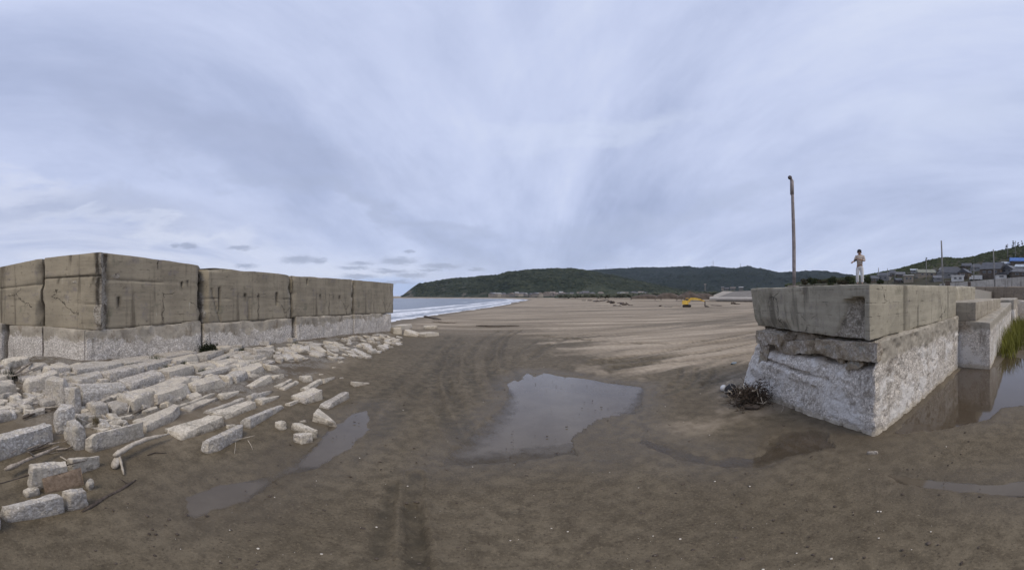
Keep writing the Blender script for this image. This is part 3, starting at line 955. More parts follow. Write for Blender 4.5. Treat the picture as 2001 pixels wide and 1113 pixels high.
def lattice(c8, n):
    """surface of a trilinear box. c8: bottom 4 (ccw) then top 4. returns verts, uvw, quads"""
    nx, ny, nz = n
    idx = -np.ones((nx + 1, ny + 1, nz + 1), int)
    I, J, Kk = np.meshgrid(range(nx + 1), range(ny + 1), range(nz + 1), indexing='ij')
    on = (I == 0) | (I == nx) | (J == 0) | (J == ny) | (Kk == 0) | (Kk == nz)
    idx[on] = np.arange(on.sum())
    U = np.stack([I[on] / nx, J[on] / ny, Kk[on] / nz], 1)
    c8 = np.asarray(c8, float)
    u_, v_, w_ = U[:, 0:1], U[:, 1:2], U[:, 2:3]
    bot = c8[0] * (1 - u_) * (1 - v_) + c8[1] * u_ * (1 - v_) + c8[2] * u_ * v_ + c8[3] * (1 - u_) * v_
    top = c8[4] * (1 - u_) * (1 - v_) + c8[5] * u_ * (1 - v_) + c8[6] * u_ * v_ + c8[7] * (1 - u_) * v_
    P = bot * (1 - w_) + top * w_
    Fs = []

    def grid(a):
        p, q = a.shape
        f = np.stack([a[:-1, :-1], a[1:, :-1], a[1:, 1:], a[:-1, 1:]], -1).reshape(-1, 4)
        Fs.append(f)
    grid(idx[:, :, 0][:, ::-1])
    grid(idx[:, :, nz])
    grid(idx[:, 0, :])
    grid(idx[:, ny, :][::-1])
    grid(idx[0, :, :][::-1])
    grid(idx[nx, :, :])
    return P, U, np.concatenate(Fs)


def vnormals(P, F):
    a, b_, c, d = P[F[:, 0]], P[F[:, 1]], P[F[:, 2]], P[F[:, 3]]
    fn = np.cross(c - a, d - b_)
    N = np.zeros_like(P)
    for k in range(4):
        np.add.at(N, F[:, k], fn)
    return N / (np.linalg.norm(N, axis=1)[:, None] + 1e-9)


def rough_box(name, c8, res, mat, parent=None, origin=None, amp=.02, freq=2.0, chip=.05, seed=0, fn=None, fine=.0):
    """a hexahedron with worn arrises and an uneven face"""
    c8 = np.asarray(c8, float)
    L = [max(np.linalg.norm(c8[a] - c8[b_]) for a, b_ in e) for e in (((0, 1), (4, 5), (3, 2)), ((0, 3), (1, 2), (4, 7)), ((0, 4), (1, 5), (2, 6)))]
    n = [int(np.clip(round(l / res), 2, 150)) for l in L]
    P, U, F = lattice(c8, n)
    N = vnormals(P, F)
    # wear: vertices close to an edge are drawn inwards, unevenly
    dist = np.minimum(U, 1 - U) * np.array(L)
    srt = np.sort(dist, 1)
    e = srt[:, 1]                                 # distance to the nearest edge
    nz = fbm(P[:, 0] * freq * 1.7, P[:, 1] * freq * 1.7, P[:, 2] * freq * 1.7, 4, seed + 300)
    wear = chip * (.45 + .9 * np.clip(nz + .15, 0, 1) * 1.6)
    pull = np.clip(1 - e / (wear + 1e-6), 0, 1) ** 2 * wear * .55
    disp = amp * fbm(P[:, 0] * freq, P[:, 1] * freq, P[:, 2] * freq, 5, seed) + fine * fbm(P[:, 0] * 14, P[:, 1] * 14, P[:, 2] * 14, 3, seed + 9)
    P = P + N * (disp - pull)[:, None]
    scar = None
    if fn is not None:
        P = fn(P, N, U)
        if isinstance(P, tuple):
            P, scar, *stain = P
    o = obj(name, P, F, mat, parent, origin, True)
    if scar is not None:
        at = o.data.attributes.new('scar', 'FLOAT', 'POINT')
        at.data.foreach_set('value', np.clip(scar, 0, 1).astype(np.float32))
        if stain:
            at = o.data.attributes.new('stain', 'FLOAT', 'POINT')
            at.data.foreach_set('value', np.clip(stain[0], 0, 1).astype(np.float32))
    crisp(o.data)
    return o


def box8(a, b_, depth_vec, zb, zt, za=None):
    """upright slab: front foot line a->b, running back by depth_vec"""
    a, b_, dv = np.array(a[:2], float), np.array(b_[:2], float), np.array(depth_vec[:2], float)
    q = [a, b_, b_ + dv, a + dv]
    zb = [zb] * 4 if np.isscalar(zb) else zb
    zt = [zt] * 4 if np.isscalar(zt) else zt
    return [(*p, z) for p, z in zip(q, zb)] + [(*p, z) for p, z in zip(q, zt)]


M_PARA = mat_formed('parapet_concrete', (.312, .270, .198), (.105, .085, .060))
M_PARA_R = mat_formed('block_concrete', (.350, .320, .250), (.135, .120, .090))
M_FOOT = mat_aggregate('footing_concrete', 1.14, .08, 1.14, (.40, .355, .285))
M_FOOT_R = mat_aggregate('block_footing_concrete', 1.32, .08, 1.18, (.37, .335, .275))
_nt = NT(M_FOOT_R.node_tree)
_b = M_FOOT_R.node_tree.nodes['Principled BSDF']
_old = _b.inputs['Base Color'].links[0].from_socket
_co = _nt.coord()
_x, _y, _z = _nt.xyz(_co)[:3]
_zn = _nt.math('ADD', _z, _nt.math('MULTIPLY', _nt.math('SUBTRACT', _nt.noise(_co, 1.6, 5, .65), .5), .5))
_band = _nt.math('MULTIPLY', _nt.rng(_zn, 1.12, 1.26), _nt.rng(_y, .45, 1.1))
_rv = _nt.n('ShaderNodeVectorMath', {0: _co, 1: _nt.n('ShaderNodeVectorMath', {0: _nt.noise(_co, 5, 5, .7, 0, True), 1: (.35, .35, .35)}, operation='MULTIPLY').outputs[0]}, operation='ADD').outputs[0]
_rust = _nt.ramp(_nt.noise(_nt.mapping(_rv, (1, 1, 1.9)), 4.2, 8, .78), [(.33, (.10, .075, .052)), (.44, (.25, .19, .13)), (.52, (.38, .31, .225)), (.62, (.56, .50, .41))])
_crev = _nt.math('MULTIPLY', _nt.rng(_nt.voro(_nt.mapping(_rv, (1, 1, 2.0)), 2.6, 'Distance', 'DISTANCE_TO_EDGE'), .045, .010), _nt.rng(_nt.noise(_co, 2.4, 3), .45, .55))
_old = _nt.mix(_nt.rng(_nt.noise(_co, 1.35, 7, .74), .50, .60, 0, .8), _old, (.84, .815, .77)) if False else _nt.mix(_nt.math('MULTIPLY', _nt.rng(_zn, 1.36, 1.22), _nt.rng(_nt.noise(_co, 1.35, 7, .74), .48, .58, 0, .8)), _old, (.86, .83, .785))
_old = _nt.mix(_nt.rng(_nt.noise(_nt.mapping(_co, (1, 1, .6), (0, 0, 0), (7, 3, 1)), 2.1, 7, .76), .58, .68, 0, .6), _old, (.27, .235, .20))
_old = _nt.mix(_nt.rng(_nt.math('ADD', _z, _nt.math('MULTIPLY', _nt.math('SUBTRACT', _nt.noise(_co, 4, 5, .7), .5), .35)), .16, .04, 0, .75), _old, (.56, .49, .375))
_rust = _nt.mix(_nt.math('MULTIPLY', _crev, .85), _rust, (.045, .034, .025))
_nt.put(_b.inputs['Base Color'], _nt.mix(_nt.math('MULTIPLY', _band, _nt.rng(_x, 2.2, 1.2, 0, .72)), _old, _rust))


def crack_fn(crs, c8, L):
    pass


# ---- left: the broken sea wall, five cast sections standing on their footings
def lerp(a, b_, t):
    return np.array(a, float) * (1 - t) + np.array(b_, float) * t


def on_wall(px, off=0.):
    """foot of the long left wall face at a photo column"""
    a = (px - CX) / K
    p, q = np.array(WALL[1]), np.array(WALL[2])
    d = q - p
    nrm = np.array((d[1], -d[0])) / np.linalg.norm(d)
    p = p + nrm * off
    # intersect ray (sin a, cos a)*s with p + t d
    A_ = np.array([[math.sin(a), -d[0]], [math.cos(a), -d[1]]])
    s, t = np.linalg.solve(A_, p)
    return np.array((math.sin(a), math.cos(a))) * s


def zat(px, py, p):
    return H + math.hypot(p[0], p[1]) * math.tan((HY - py) / K)


def on_front(px, off=0.):
    a = (px - CX) / K
    p, q = np.array(WALL[0]), np.array(WALL[1])
    d = q - p
    nrm = np.array((d[1], -d[0])) / np.linalg.norm(d)
    p = p + nrm * off
    A_ = np.array([[math.sin(a), -d[0]], [math.cos(a), -d[1]]])
    s, t = np.linalg.solve(A_, p)
    return np.array((math.sin(a), math.cos(a))) * s


def left_wall():
    dirw = np.array(WALL[2]) - np.array(WALL[1])
    dirw /= np.linalg.norm(dirw)
    back = np.array((-dirw[1], dirw[0]))             # away from us, behind the wall face
    PB = -.16                                         # parapet face set back from the footing face
    # (px0, px1, parapet bottom py0, py1, parapet top py0, py1, footing foot py0, py1, label)
    rows = [
        ('B', 199, 394, 644, 627, 493, 517, 'tall corner section of broken sea wall with chipped arris and rust streaks'),
        ('C', 398, 569, 631.5, 621.5, 521, 536.5, 'cracked sea wall section with drain slots and a wide gap at its left joint'),
        ('D', 572, 689, 620, 614.5, 538, 546, 'second farthest sea wall section, smooth brown face with two dark drain streaks'),
        ('E', 692, 769, 614, 611.5, 546.5, 553.5, 'farthest sea wall section with a clean end facing the sea'),
    ]
    foots = {'B': (165, 394, 712, 671), 'C': (399, 572, 670, 655), 'D': (580, 690, 656, 646), 'E': (692, 765, 646, 655)}
    for k, x0, x1, b0, b1, t0, t1, label in rows:
        f0, f1, fy0, fy1 = foots[k]
        fa, fb = on_wall(f0), on_wall(f1)
        root = thing('seawall_section', label, 'sea wall', (*fa, 0), 'sections of the broken sea wall')
        pa, pb = on_wall(x0, PB), on_wall(x1, PB)
        za, zb_ = zat(x0, b0, pa), zat(x1, b1, pb)
        ta, tb = zat(x0, t0, pa), zat(x1, t1, pb)
        # footing with a sloping face
        fz0, fz1 = -.35, -.6
        dv = back * 2.1
        ftop = [zat(x0, b0, pa) - .0, zat(x1, b1, pb) - .0]
        c8 = [(*fa, fz0), (*fb, fz1), (*(fb + dv), fz1), (*(fa + dv), fz0)]
        ta2 = on_wall(f0, -.10), on_wall(f1, -.10)
        c8 += [(*ta2[0], ftop[0]), (*ta2[1], ftop[1]), (*(ta2[1] + dv), ftop[1]), (*(ta2[0] + dv), ftop[0])]
        seed = ord(k)

        def fnf(P, N, U, s=seed):
            # ragged upper lip, lumpy face
            lip = sstep(.72, 1, U[:, 2]) * (U[:, 1] < .02)
            r = fbm(P[:, 1] * 1.4, P[:, 2] * .8, P[:, 0], 4, s)
            P = P + np.outer(lip * np.clip(r, 0, 1) * .14, np.append(back, 0))
            P[:, 2] += .05 * fbm(P[:, 1] * 1.3, P[:, 0] * 1.3, 0, 3, s + 3) * (U[:, 2] > .98)
            return P
        rough_box('footing', c8, .07, M_FOOT, root, None, .045, 1.8, .06, seed, fnf, .020)
        dv2 = back * 1.6
        c8 = [(*pa, za), (*pb, zb_), (*(pb + dv2), zb_), (*(pa + dv2), za), (*pa, ta), (*pb, tb), (*(pb + dv2), tb), (*(pa + dv2), ta)]
        grooves = {'B': [(.30, None)], 'C': [(.55, None)], 'D': [], 'E': []}[k]
        slots = {'B': [(.155, .30, .12, .035), (.78, .60, .07, .02), (.84, .66, .05, .015)], 'C': [(.15, .22, .42, .018), (.42, .48, .05, .03), (.57, .48, .03, .022), (.80, .28, .30, .03)],
                 'D': [(.20, .80, .14, .012), (.40, .50, .05, .022), (.74, .44, .10, .03), (.62, .50, .02, .01)], 'E': []}[k]

        def fnp(P, N, U, k=k, s=seed):
            front = U[:, 1] < .02
            hh = U[:, 2]
            # horizontal pour joint
            jl = {'B': .66, 'C': .46, 'D': 9, 'E': 9}[k]
            j = np.exp(-((hh - jl - .02 * fbm(P[:, 1] * .8, 0, 0, 3, s)) / .010) ** 2) * front
            depth = .035 * j
            stn = .75 * j * np.clip(.6 + fbm(P[:, 1] * 2, 0, 0, 3, s + 8), 0, 1)
            for (u0, v0, dv_, wd) in slots:
                g = np.exp(-((U[:, 0] - u0) / (wd * .35)) ** 2) * ((hh > v0) & (hh < v0 + dv_))
                depth = depth + .06 * g * front
                stn = np.maximum(stn, np.exp(-((U[:, 0] - u0) / (wd * .6)) ** 2) * sstep(v0 - .12, v0 + dv_, hh) * (hh < v0 + dv_ + .01) * front)
            # bites out of the joints
            bite = fbm(P[:, 2] * 1.7, P[:, 0] * .5, s, 5, s + 40)
            l = np.clip(1 - U[:, 0] / .05, 0, 1)
            r = np.clip(1 - (1 - U[:, 0]) / .05, 0, 1)
            kk = {'B': (.0, .50), 'C': (.50, .22), 'D': (.22, .26), 'E': (.28, .06)}[k]
            depth = depth + kk[0] * l * np.clip(bite + .35, 0, 1) + kk[1] * r * np.clip(bite + .3, 0, 1)
            if k == 'B':                              # hole and scar running down the corner
                nz_ = fbm(P[:, 2] * 2.2, P[:, 1] * 2, P[:, 0] * 2, 5, 71)
                hole = sstep(.085, .0, U[:, 0] + .05 * nz_)
                depth = depth + hole * np.clip(.16 + .30 * nz_ + .22 * np.exp(-((hh - .66) / .07) ** 2) + .18 * np.exp(-((hh - .12) / .10) ** 2), 0, .5) * (hh < .97)
                scar = hole + .7 * np.exp(-((U[:, 0] - .13) / .05) ** 2 - ((hh - .70) / .05) ** 2)
            else:
                scar = sstep(.05, .0, U[:, 0] + .05 * bite) * (k == 'C') * .7 + sstep(.05, .0, 1 - U[:, 0] + .05 * bite) * (k != 'E') * .5
                if k == 'C':                          # triangular piece split off at the left joint, chipped upper corner
                    u_, tri = U[:, 0], .0
                    ln = np.abs(u_ - (.02 + .14 * (1 - hh)) - .01 * bite)
                    depth = depth + .07 * np.exp(-(ln / .008) ** 2) * front * (hh < .62)
                    depth = depth + .25 * sstep(.04, .0, u_ + .03 * bite) * np.exp(-((hh - .55) / .22) ** 2)
                    cut = sstep(.30, .0, u_) * sstep(.91 + .05 * bite, .94 + .05 * bite, hh)
                    depth = depth + .14 * cut * front
                    depth = depth + .04 * np.exp(-((u_ - .46) / .008) ** 2) * (hh < .46) * front
            P = P + np.outer(depth, np.append(back, 0))
            P[:, 2] -= .05 * np.clip(fbm(P[:, 1] * 1.2, P[:, 0] * 1.2, 0, 3, s + 5), 0, 1) * (hh > .97)
            scar = np.maximum(scar, .45 * sstep(.06, .0, hh) * np.clip(.4 + bite, 0, 1))
            edge_ = sstep(.018, .0, np.minimum(U[:, 0], 1 - U[:, 0])) * front
            base_ = sstep(.05, .0, hh + .04 * bite) * front * .7
            return P, scar, np.maximum(stn, np.maximum(edge_ * np.clip(.7 + bite, 0, 1), base_))
        rough_box('parapet', c8, .055, M_PARA, root, None, .010, 1.2, .022, seed + 7, fnp, .005)
        if k == 'B':                                  # the return of the corner section, facing left
            qa, qb = on_front(83, PB), on_front(197, PB)
            z0, z1 = zat(83, 637, qa), za
            u0, u1 = zat(83, 504, qa), ta
            nrm = np.array((-(qb - qa)[1], (qb - qa)[0]))
            nrm /= np.linalg.norm(nrm)
            dv3 = nrm * 1.5
            c8 = [(*qa, z0), (*qb, z1), (*(qb + dv3), z1), (*(qa + dv3), z0), (*qa, u0), (*qb, u1), (*(qb + dv3), u1), (*(qa + dv3), u0)]

            def fnr(P, N, U):
                front = U[:, 1] < .02
                nz = np.clip(.1 + fbm(P[:, 0] * 1.6, P[:, 1] * 1.6, P[:, 2] * 1.6, 4, 55), 0, 1)
                dpt = .14 * np.exp(-((U[:, 0] - 1.0) / .14) ** 2) * nz * front
                dpt += .05 * np.exp(-((U[:, 2] - .70) / .012) ** 2) * front + .05 * np.exp(-((U[:, 2] - .66) / .06) ** 2) * np.clip(fbm(P[:, 0] * 9, P[:, 1] * 9, P[:, 2] * 2, 3, 57), 0, 1) * front * (U[:, 0] > .25)
                dpt += .22 * np.clip(1 - U[:, 0] / .05, 0, 1) * np.clip(.5 + fbm(P[:, 2] * 2, 0, 0, 3, 58), 0, 1)
                dpt += .03 * np.exp(-((U[:, 2] - .37 + .05 * U[:, 0]) / .012) ** 2) * (U[:, 0] > .55) * front
                sc_ = sstep(.16, .0, 1 - U[:, 0] + .08 * fbm(P[:, 0] * 2, P[:, 1] * 2, P[:, 2] * 2, 4, 59)) + .8 * np.exp(-((U[:, 2] - .62) / .05) ** 2) * np.clip(fbm(P[:, 0] * 7, P[:, 1] * 7, P[:, 2] * 2, 3, 57) + .2, 0, 1) * (U[:, 0] > .3)
                st_ = np.maximum(.8 * np.exp(-((U[:, 2] - .70) / .010) ** 2), sstep(.03, 0, U[:, 0])) * front
                st_ = np.maximum(st_, front * np.exp(-((U[:, 0] - .94) / .035) ** 2) * sstep(.1, .35, fbm(P[:, 2] * 2.5, P[:, 0] * 3, 0, 4, 63)))
                st_ = np.maximum(st_, front * .8 * np.exp(-((U[:, 2] - .66) / .05) ** 2) * sstep(.15, .4, fbm(P[:, 0] * 8, P[:, 1] * 8, P[:, 2] * 1.5, 3, 64)) * (U[:, 0] > .2))
                return P + np.outer(dpt, np.append(nrm, 0)), sc_, st_
            rough_box('return_wall', c8, .055, M_PARA, root, None, .010, 1.2, .022, 400, fnr, .006)
            ga, gb = on_front(84), fa
            nb = nrm * 1.9
            c8 = [(*ga, -.35), (*gb, -.35), (*(gb + nb), -.35), (*(ga + nb), -.35)]
            g2 = on_front(84, -.10), on_wall(165, -.10)
            c8 += [(*g2[0], z0), (*g2[1], za), (*(g2[1] + nb), za), (*(g2[0] + nb), z0)]
            rough_box('return_footing', c8, .085, M_FOOT, root, None, .022, 1.6, .045, 410, None, .012)
    # the leftmost section, facing us at the picture's edge
    qa, qb = np.array(WALL[0]) + np.array((-1.2, -1.2)), on_front(79, PB)
    qa = on_front(79, PB) + (np.array(WALL[0]) - np.array(WALL[1])) / np.linalg.norm(np.array(WALL[0]) - np.array(WALL[1])) * 4.6
    root = thing('seawall_section', 'leftmost sea wall section cut by the picture edge, with greenish lichen', 'sea wall', (*on_front(79), 0), 'sections of the broken sea wall')
    z0 = zat(79, 638, qb)
    u1, u0 = zat(79, 504.5, qb), zat(79, 504.5, qb) - .45
    nrm = np.array((-(qb - qa)[1], (qb - qa)[0]))
    nrm /= np.linalg.norm(nrm)
    dv3 = nrm * 1.5
    c8 = [(*qa, z0 - .05), (*qb, z0), (*(qb + dv3), z0), (*(qa + dv3), z0 - .05), (*qa, u0), (*qb, u1), (*(qb + dv3), u1), (*(qa + dv3), u0)]

    def fna(P, N, U):
        front = U[:, 1] < .02
        dpt = .035 * np.exp(-((U[:, 2] - .62) / .012) ** 2) * front
        dpt += .25 * np.clip(1 - (1 - U[:, 0]) / .045, 0, 1) * np.clip(.45 + fbm(P[:, 2] * 2, 0, 0, 3, 58), 0, 1)
        return P + np.outer(dpt, np.append(nrm, 0))
    rough_box('parapet', c8, .055, M_PARA, root, None, .010, 1.2, .022, 500, fna, .005)
    ga, gb = on_front(13), on_front(82)
    nb = nrm * 1.9
    ga2, gb2 = on_front(18, -.08), on_front(82, -.10)
    c8 = [(*ga, -.3), (*gb, -.35), (*(gb + nb), -.35), (*(ga + nb), -.3), (*ga2, z0 - .02), (*gb2, z0), (*(gb2 + nb), z0), (*(ga2 + nb), z0 - .02)]
    rough_box('footing', c8, .085, M_FOOT, root, None, .022, 1.6, .045, 510, None, .012)
    # a last grey footing past the gap at the very edge
    ga = on_front(13) + (np.array(WALL[0]) - np.array(WALL[1])) / 6.9 * .45
    gb = on_front(13) + (np.array(WALL[0]) - np.array(WALL[1])) / 6.9 * .25
    ga = ga + (np.array(WALL[0]) - np.array(WALL[1])) / 6.9 * 3
    c8 = [(*ga, -.3), (*gb, -.3), (*(gb + nb), -.3), (*(ga + nb), -.3), (*ga, z0 + .02), (*(gb - nrm * -.0), z0 + .02), (*(gb + nb), z0), (*(ga + nb), z0)]
    o = rough_box('seawall_footing', c8, .1, M_FOOT, None, (*gb, 0), .04, 1.6, .1, 520, None, .012)
    tag(o, 'shaded grey wall footing beyond the gap at the left picture edge', 'sea wall')


left_wall()


# ---- right: the great concrete block and the wall that runs on from it
def right_block():
    C0 = np.array((4.85, 2.33))
    EL = np.array((5.56, 6.42))                       # far end of the left face
    ER = np.array((11.02, 2.22))                      # where the wall steps forward
    root = thing('concrete_block', 'huge broken sea wall block with pale aggregate base standing in the wet sand', 'sea wall', (*C0, 0))
    # footing: bottom outline C0-ER-...-EL, top a little inside
    t0, t1 = C0 + np.array((.07, .06)), ER + np.array((0, .02))
    tL = EL + np.array((-.02, -.25))
    z_c, z_r, z_l = 1.735, 1.80, 1.70
    BR, TR = np.array((11.25, 6.7)), np.array((11.25, 6.6))
    c8 = [(*C0, -.35), (*ER, -.35), (*BR, -.35), (*EL, -.35), (*t0, z_c), (*t1, z_r), (*TR, z_r), (*tL, z_l)]

    def fn(P, N, U):
        left = U[:, 0] < .02
        yv = U[:, 1]
        # the upper half of the left face has broken away under the parapet, deepest near the far end
        up = sstep(.62 - .10 * yv, .80, U[:, 2] + .10 * fbm(P[:, 1] * 1.3, P[:, 2] * 1.3, 0, 4, 611))
        bite = (.10 + .30 * sstep(.05, .95, yv)) * np.clip(.75 + .9 * fbm(P[:, 1] * 1.1, P[:, 2] * 1.5, 3, 4, 612), 0.1, 1.5)
        edgef = np.clip(1 - U[:, 0] / .10, 0, 1)
        keep = sstep(.0, .10, yv)
        P[:, 0] += .55 * bite * up * edgef * keep
        # ledges: the cast skin has come off in steps under the parapet
        nb_ = fbm(P[:, 1] * 1.1 + 3, P[:, 2] * 2.2, 0, 4, 631)
        lev = 1.60 - .10 * yv + .26 * nb_
        st1 = sstep(lev - .02, lev - .10, P[:, 2]) * sstep(1.16, 1.26, P[:, 2] + .12 * fbm(P[:, 1] * 2, 7, 0, 3, 633))
        nb2 = fbm(P[:, 1] * 2.6, P[:, 2] * 2.6, 5, 4, 632)
        zb_ = sstep(1.20, 1.25, P[:, 2] + .10 * fbm(P[:, 1] * 2, 7, 0, 3, 633) - .05 * yv)
        P[:, 0] += (.20 + .13 * nb2) * zb_ * edgef * sstep(.0, .06, yv)
        P[:, 0] += .14 * sstep(.05, .35, nb2) * sstep(1.15, 1.3, P[:, 2]) * edgef * keep
        # corner chunk lost under the top
        cor = np.exp(-((yv / .10) ** 2 + (U[:, 0] / .08) ** 2)) * np.exp(-((U[:, 2] - .76) / .09) ** 2)
        P[:, 0] += .16 * cor * (yv > .01)
        # strata and knobs in the pebbly face
        st = fbm(P[:, 1] * .9, P[:, 2] * 5, 0, 4, 613)
        P[:, 0] += np.where(left, .045 * st, 0)
        front = U[:, 1] < .02
        st2 = fbm(P[:, 0] * .9, P[:, 2] * 5, 0, 4, 617)
        low = sstep(1.45, 1.2, P[:, 2])
        P[:, 1] += np.where(front, .02 * st2 * low + .03 * low, 0)
        # long dark cleft
        cl = np.exp(-((P[:, 2] - .88 - .05 * (P[:, 1] - 4.2)) / .035) ** 2) * sstep(3.6, 4.0, P[:, 1]) * sstep(6.2, 5.2, P[:, 1]) * left
        P[:, 0] += .16 * cl
        bulge = sstep(.75, 1.0, yv) * sstep(.55, .2, U[:, 2]) * left
        P[:, 0] -= .13 * bulge * np.clip(.6 + fbm(P[:, 1] * 2, P[:, 2] * 2, 0, 3, 614), 0, 1.4)
        ch = np.clip(fbm(P[:, 0] * 8, P[:, 1] * 8, P[:, 2] * 8, 3, 640) - .10, 0, 1)
        P = P - N * (.09 * ch)[:, None]
        # top lip on the left dips as a broken line
        P[:, 2] -= np.where(U[:, 2] > .98, .10 * np.clip(fbm(P[:, 1] * 1.5, P[:, 0], 0, 3, 615) + .2, 0, 1) * edgef * keep, 0)
        return P
    rough_box('footing', c8, .042, M_FOOT_R, root, None, .035, 2.0, .05, 600, fn, .022)
    def on_left(px, off=0.):
        p, q = t0, tL
        d = q - p
        a = (px - CX) / K
        A_ = np.array([[math.sin(a), -d[0]], [math.cos(a), -d[1]]])
        s_, t_ = np.linalg.solve(A_, p)
        return np.array((math.sin(a), math.cos(a))) * s_ + np.array((off, 0))
    msk, t_k, b_k = material('broken_skin')
    ck_ = t_k.coord()
    cA, hA_ = aggregate_nodes(t_k, ck_, .95, (1.04, .98, .88))
    cB = t_k.mix(t_k.rng(t_k.noise(ck_, 7, 6, .75), .35, .66), (.22, .175, .12), (.46, .39, .29))
    cB = t_k.mix(t_k.rng(t_k.noise(ck_, 3, 5, .7), .54, .64), cB, (.34, .325, .28))
    t_k.put(b_k.inputs['Base Color'], t_k.mix(t_k.rng(t_k.noise(ck_, 2.2, 6, .7), .45, .58), cB, cA))
    t_k.put(b_k.inputs['Normal'], t_k.bump(hA_, .7, .04))
    for i, (xa, xb, ya0, ya1, yb0, yb1, off, lab) in enumerate([
            (1592, 1716, 663, 694, 671, 705, .01, ''), (1479, 1545, 646, 672, 656, 676, -.03, ''), (1496, 1600, 668, 692, 664, 690, .05, ''),
            (1655, 1684, 703, 720, 702, 719, .04, ''), (1628, 1650, 694, 708, 696, 710, .04, ''), (1484, 1500, 668, 712, 668, 708, .03, '')]):
        pa, pb = on_left(xa, off), on_left(xb, off)
        dv_ = np.array((.34, .06))
        z = [zat(xa, ya1, pa), zat(xb, yb1, pb), zat(xa, ya0, pa), zat(xb, yb0, pb)]
        c8 = [(*pb, z[1]), (*pa, z[0]), (*(pa + dv_), z[0]), (*(pb + dv_), z[1]), (*pb, z[3]), (*pa, z[2]), (*(pa + dv_), z[2]), (*(pb + dv_), z[3])]
        
        def brk(P, N, U, i=i):
            n3 = np.stack([fbm(P[:, 0] * 2.3, P[:, 1] * 2.3, P[:, 2] * 2.3, 5, 690 + i * 7 + q_, .6) for q_ in range(3)], 1)
            P = P + n3 * np.array((.07, .10, .11)) * (1 - .8 * (U[:, 2:3] > .97))
            c0 = P.mean(0)
            rg = np.random.default_rng(50 + i)
            for q_ in range(5):
                nv = rg.normal(size=3) * np.array((1.2, 1, 1)) - np.array((.3, .0, .5))
                nv /= np.linalg.norm(nv)
                pr = (P - c0) @ nv
                P = P - np.outer(np.clip(pr - pr.max() * rg.uniform(.62, .9), 0, None), nv)
            return P
        rough_box('broken_skin', c8, .03, msk, root, None, .02, 3.2, .03, 680 + i * 11, brk, .018)
    # parapet
    p0 = C0 + np.array((.10, .20))
    pr = ER + np.array((.05, .12))
    pl = np.array((5.80, 6.25))
    zb = [z_c - .0, z_r, z_r, z_l + .02]
    zt = [H + .0353 * np.hypot(*p0), H + .0302 * np.hypot(*pr), 2.86, H + .0222 * np.hypot(*pl)]
    b1, b2 = np.array((11.15, 6.6)), np.array((11.2, 6.5))
    c8 = [(*p0, zb[0]), (*pr, zb[1]), (*b1, zb[2]), (*pl, zb[3]), (*(p0 + np.array((-.02, 0))), zt[0]), (*pr, zt[1]), (*b2, zt[2]), (*(pl + np.array((-.19, .0))), zt[3])]

    def fn2(P, N, U):
        left = U[:, 0] < .02
        front = U[:, 1] < .02
        # scoop knocked out beside the corner: an arched overhang with a scar running down
        ang = (U[:, 1] - .03) / .13
        hh = U[:, 2]
        arch = sstep(0, .25, ang) * sstep(1.25, .75, ang + .35 * (1 - hh))
        sc_ = arch * sstep(.80 - .06 * ang, .74 - .06 * ang, hh) * left
        P[:, 0] += .20 * sc_ * np.clip(1.1 - .45 * (1 - hh) / .8, .45, 1) * (.8 + .3 * fbm(P[:, 1] * 5, P[:, 2] * 5, 0, 3, 621))
        # underside broken upward at the far end
        und = sstep(.35, 1.0, U[:, 1]) * sstep(.30, .0, hh) * np.clip(1 - U[:, 0] / .06, 0, 1)
        P[:, 0] += .20 * und * np.clip(.6 + fbm(P[:, 1] * 2, P[:, 2] * 2, 0, 3, 622), 0, 1.3)
        # formwork joints down the right face
        for xx in (.385, .675):
            P[:, 1] += .03 * np.exp(-((U[:, 0] - xx) / .004) ** 2) * front
        P[:, 1] += .05 * np.exp(-((U[:, 0] - .385) / .006) ** 2) * front * (hh < .5)
        P[:, 0] += .04 * np.exp(-((U[:, 1] - .46) / .015) ** 2) * left * (hh > .45) * (hh < .86) * np.clip(fbm(P[:, 2] * 5, 0, 0, 2, 9) + .6, 0, 1)
        nz_ = fbm(P[:, 1] * 2.5, P[:, 2] * 2.5, 1, 4, 623)
        tri = sstep(.02, .05, U[:, 1]) * sstep(.05 + .16 * (1 - hh), .02 + .16 * (1 - hh), U[:, 1] - .03 + .03 * nz_) * left * sstep(.80, .72, hh)
        P[:, 0] += .07 * tri * (.8 + .6 * nz_)
        return P, np.maximum(sc_ * .7 * (hh < .66), tri) + .5 * sstep(.12, .0, hh + .1 * nz_) * left
    rough_box('parapet', c8, .045, M_PARA_R, root, None, .012, 1.4, .028, 640, fn2, .008)

    # second length: steps forward to y = 1.1
    q0, q1 = np.array((10.98, 1.10)), np.array((27.0, 1.02))
    r2 = thing('seawall_section', 'whitish low wall length stepping forward at the right, its base in the pool', 'sea wall', (*q0, 0))
    bk = np.array((11.27, 2.62))
    c8 = [(*q0, -.35), (*q1, -.3), (27, 3.4, -.3), (*bk, -.35), (11.03, 1.12, 1.60), (27, 1.05, 1.95), (27, 3.4, 1.95), (11.29, 2.6, 1.64)]

    def fn3(P, N, U):
        front = U[:, 1] < .02
        P[:, 1] += np.where(front, .04 * np.clip(sstep(1.3, 1.0, P[:, 2]), 0, 1), 0)
        for xx in (.42,):
            P[:, 1] += .05 * np.exp(-((U[:, 0] - xx) / .006) ** 2) * front
        return P
    rough_box('footing', c8, .085, M_FOOT_R, r2, None, .035, 2.0, .05, 650, fn3, .016)
    c8 = [(11.20, 1.66, 1.62), (20.2, 1.45, 1.75), (20.2, 3.1, 1.75), (11.24, 3.1, 1.62), (11.2, 1.66, 2.29), (20.2, 1.45, 2.34), (20.2, 3.1, 2.34), (11.24, 3.1, 2.29)]
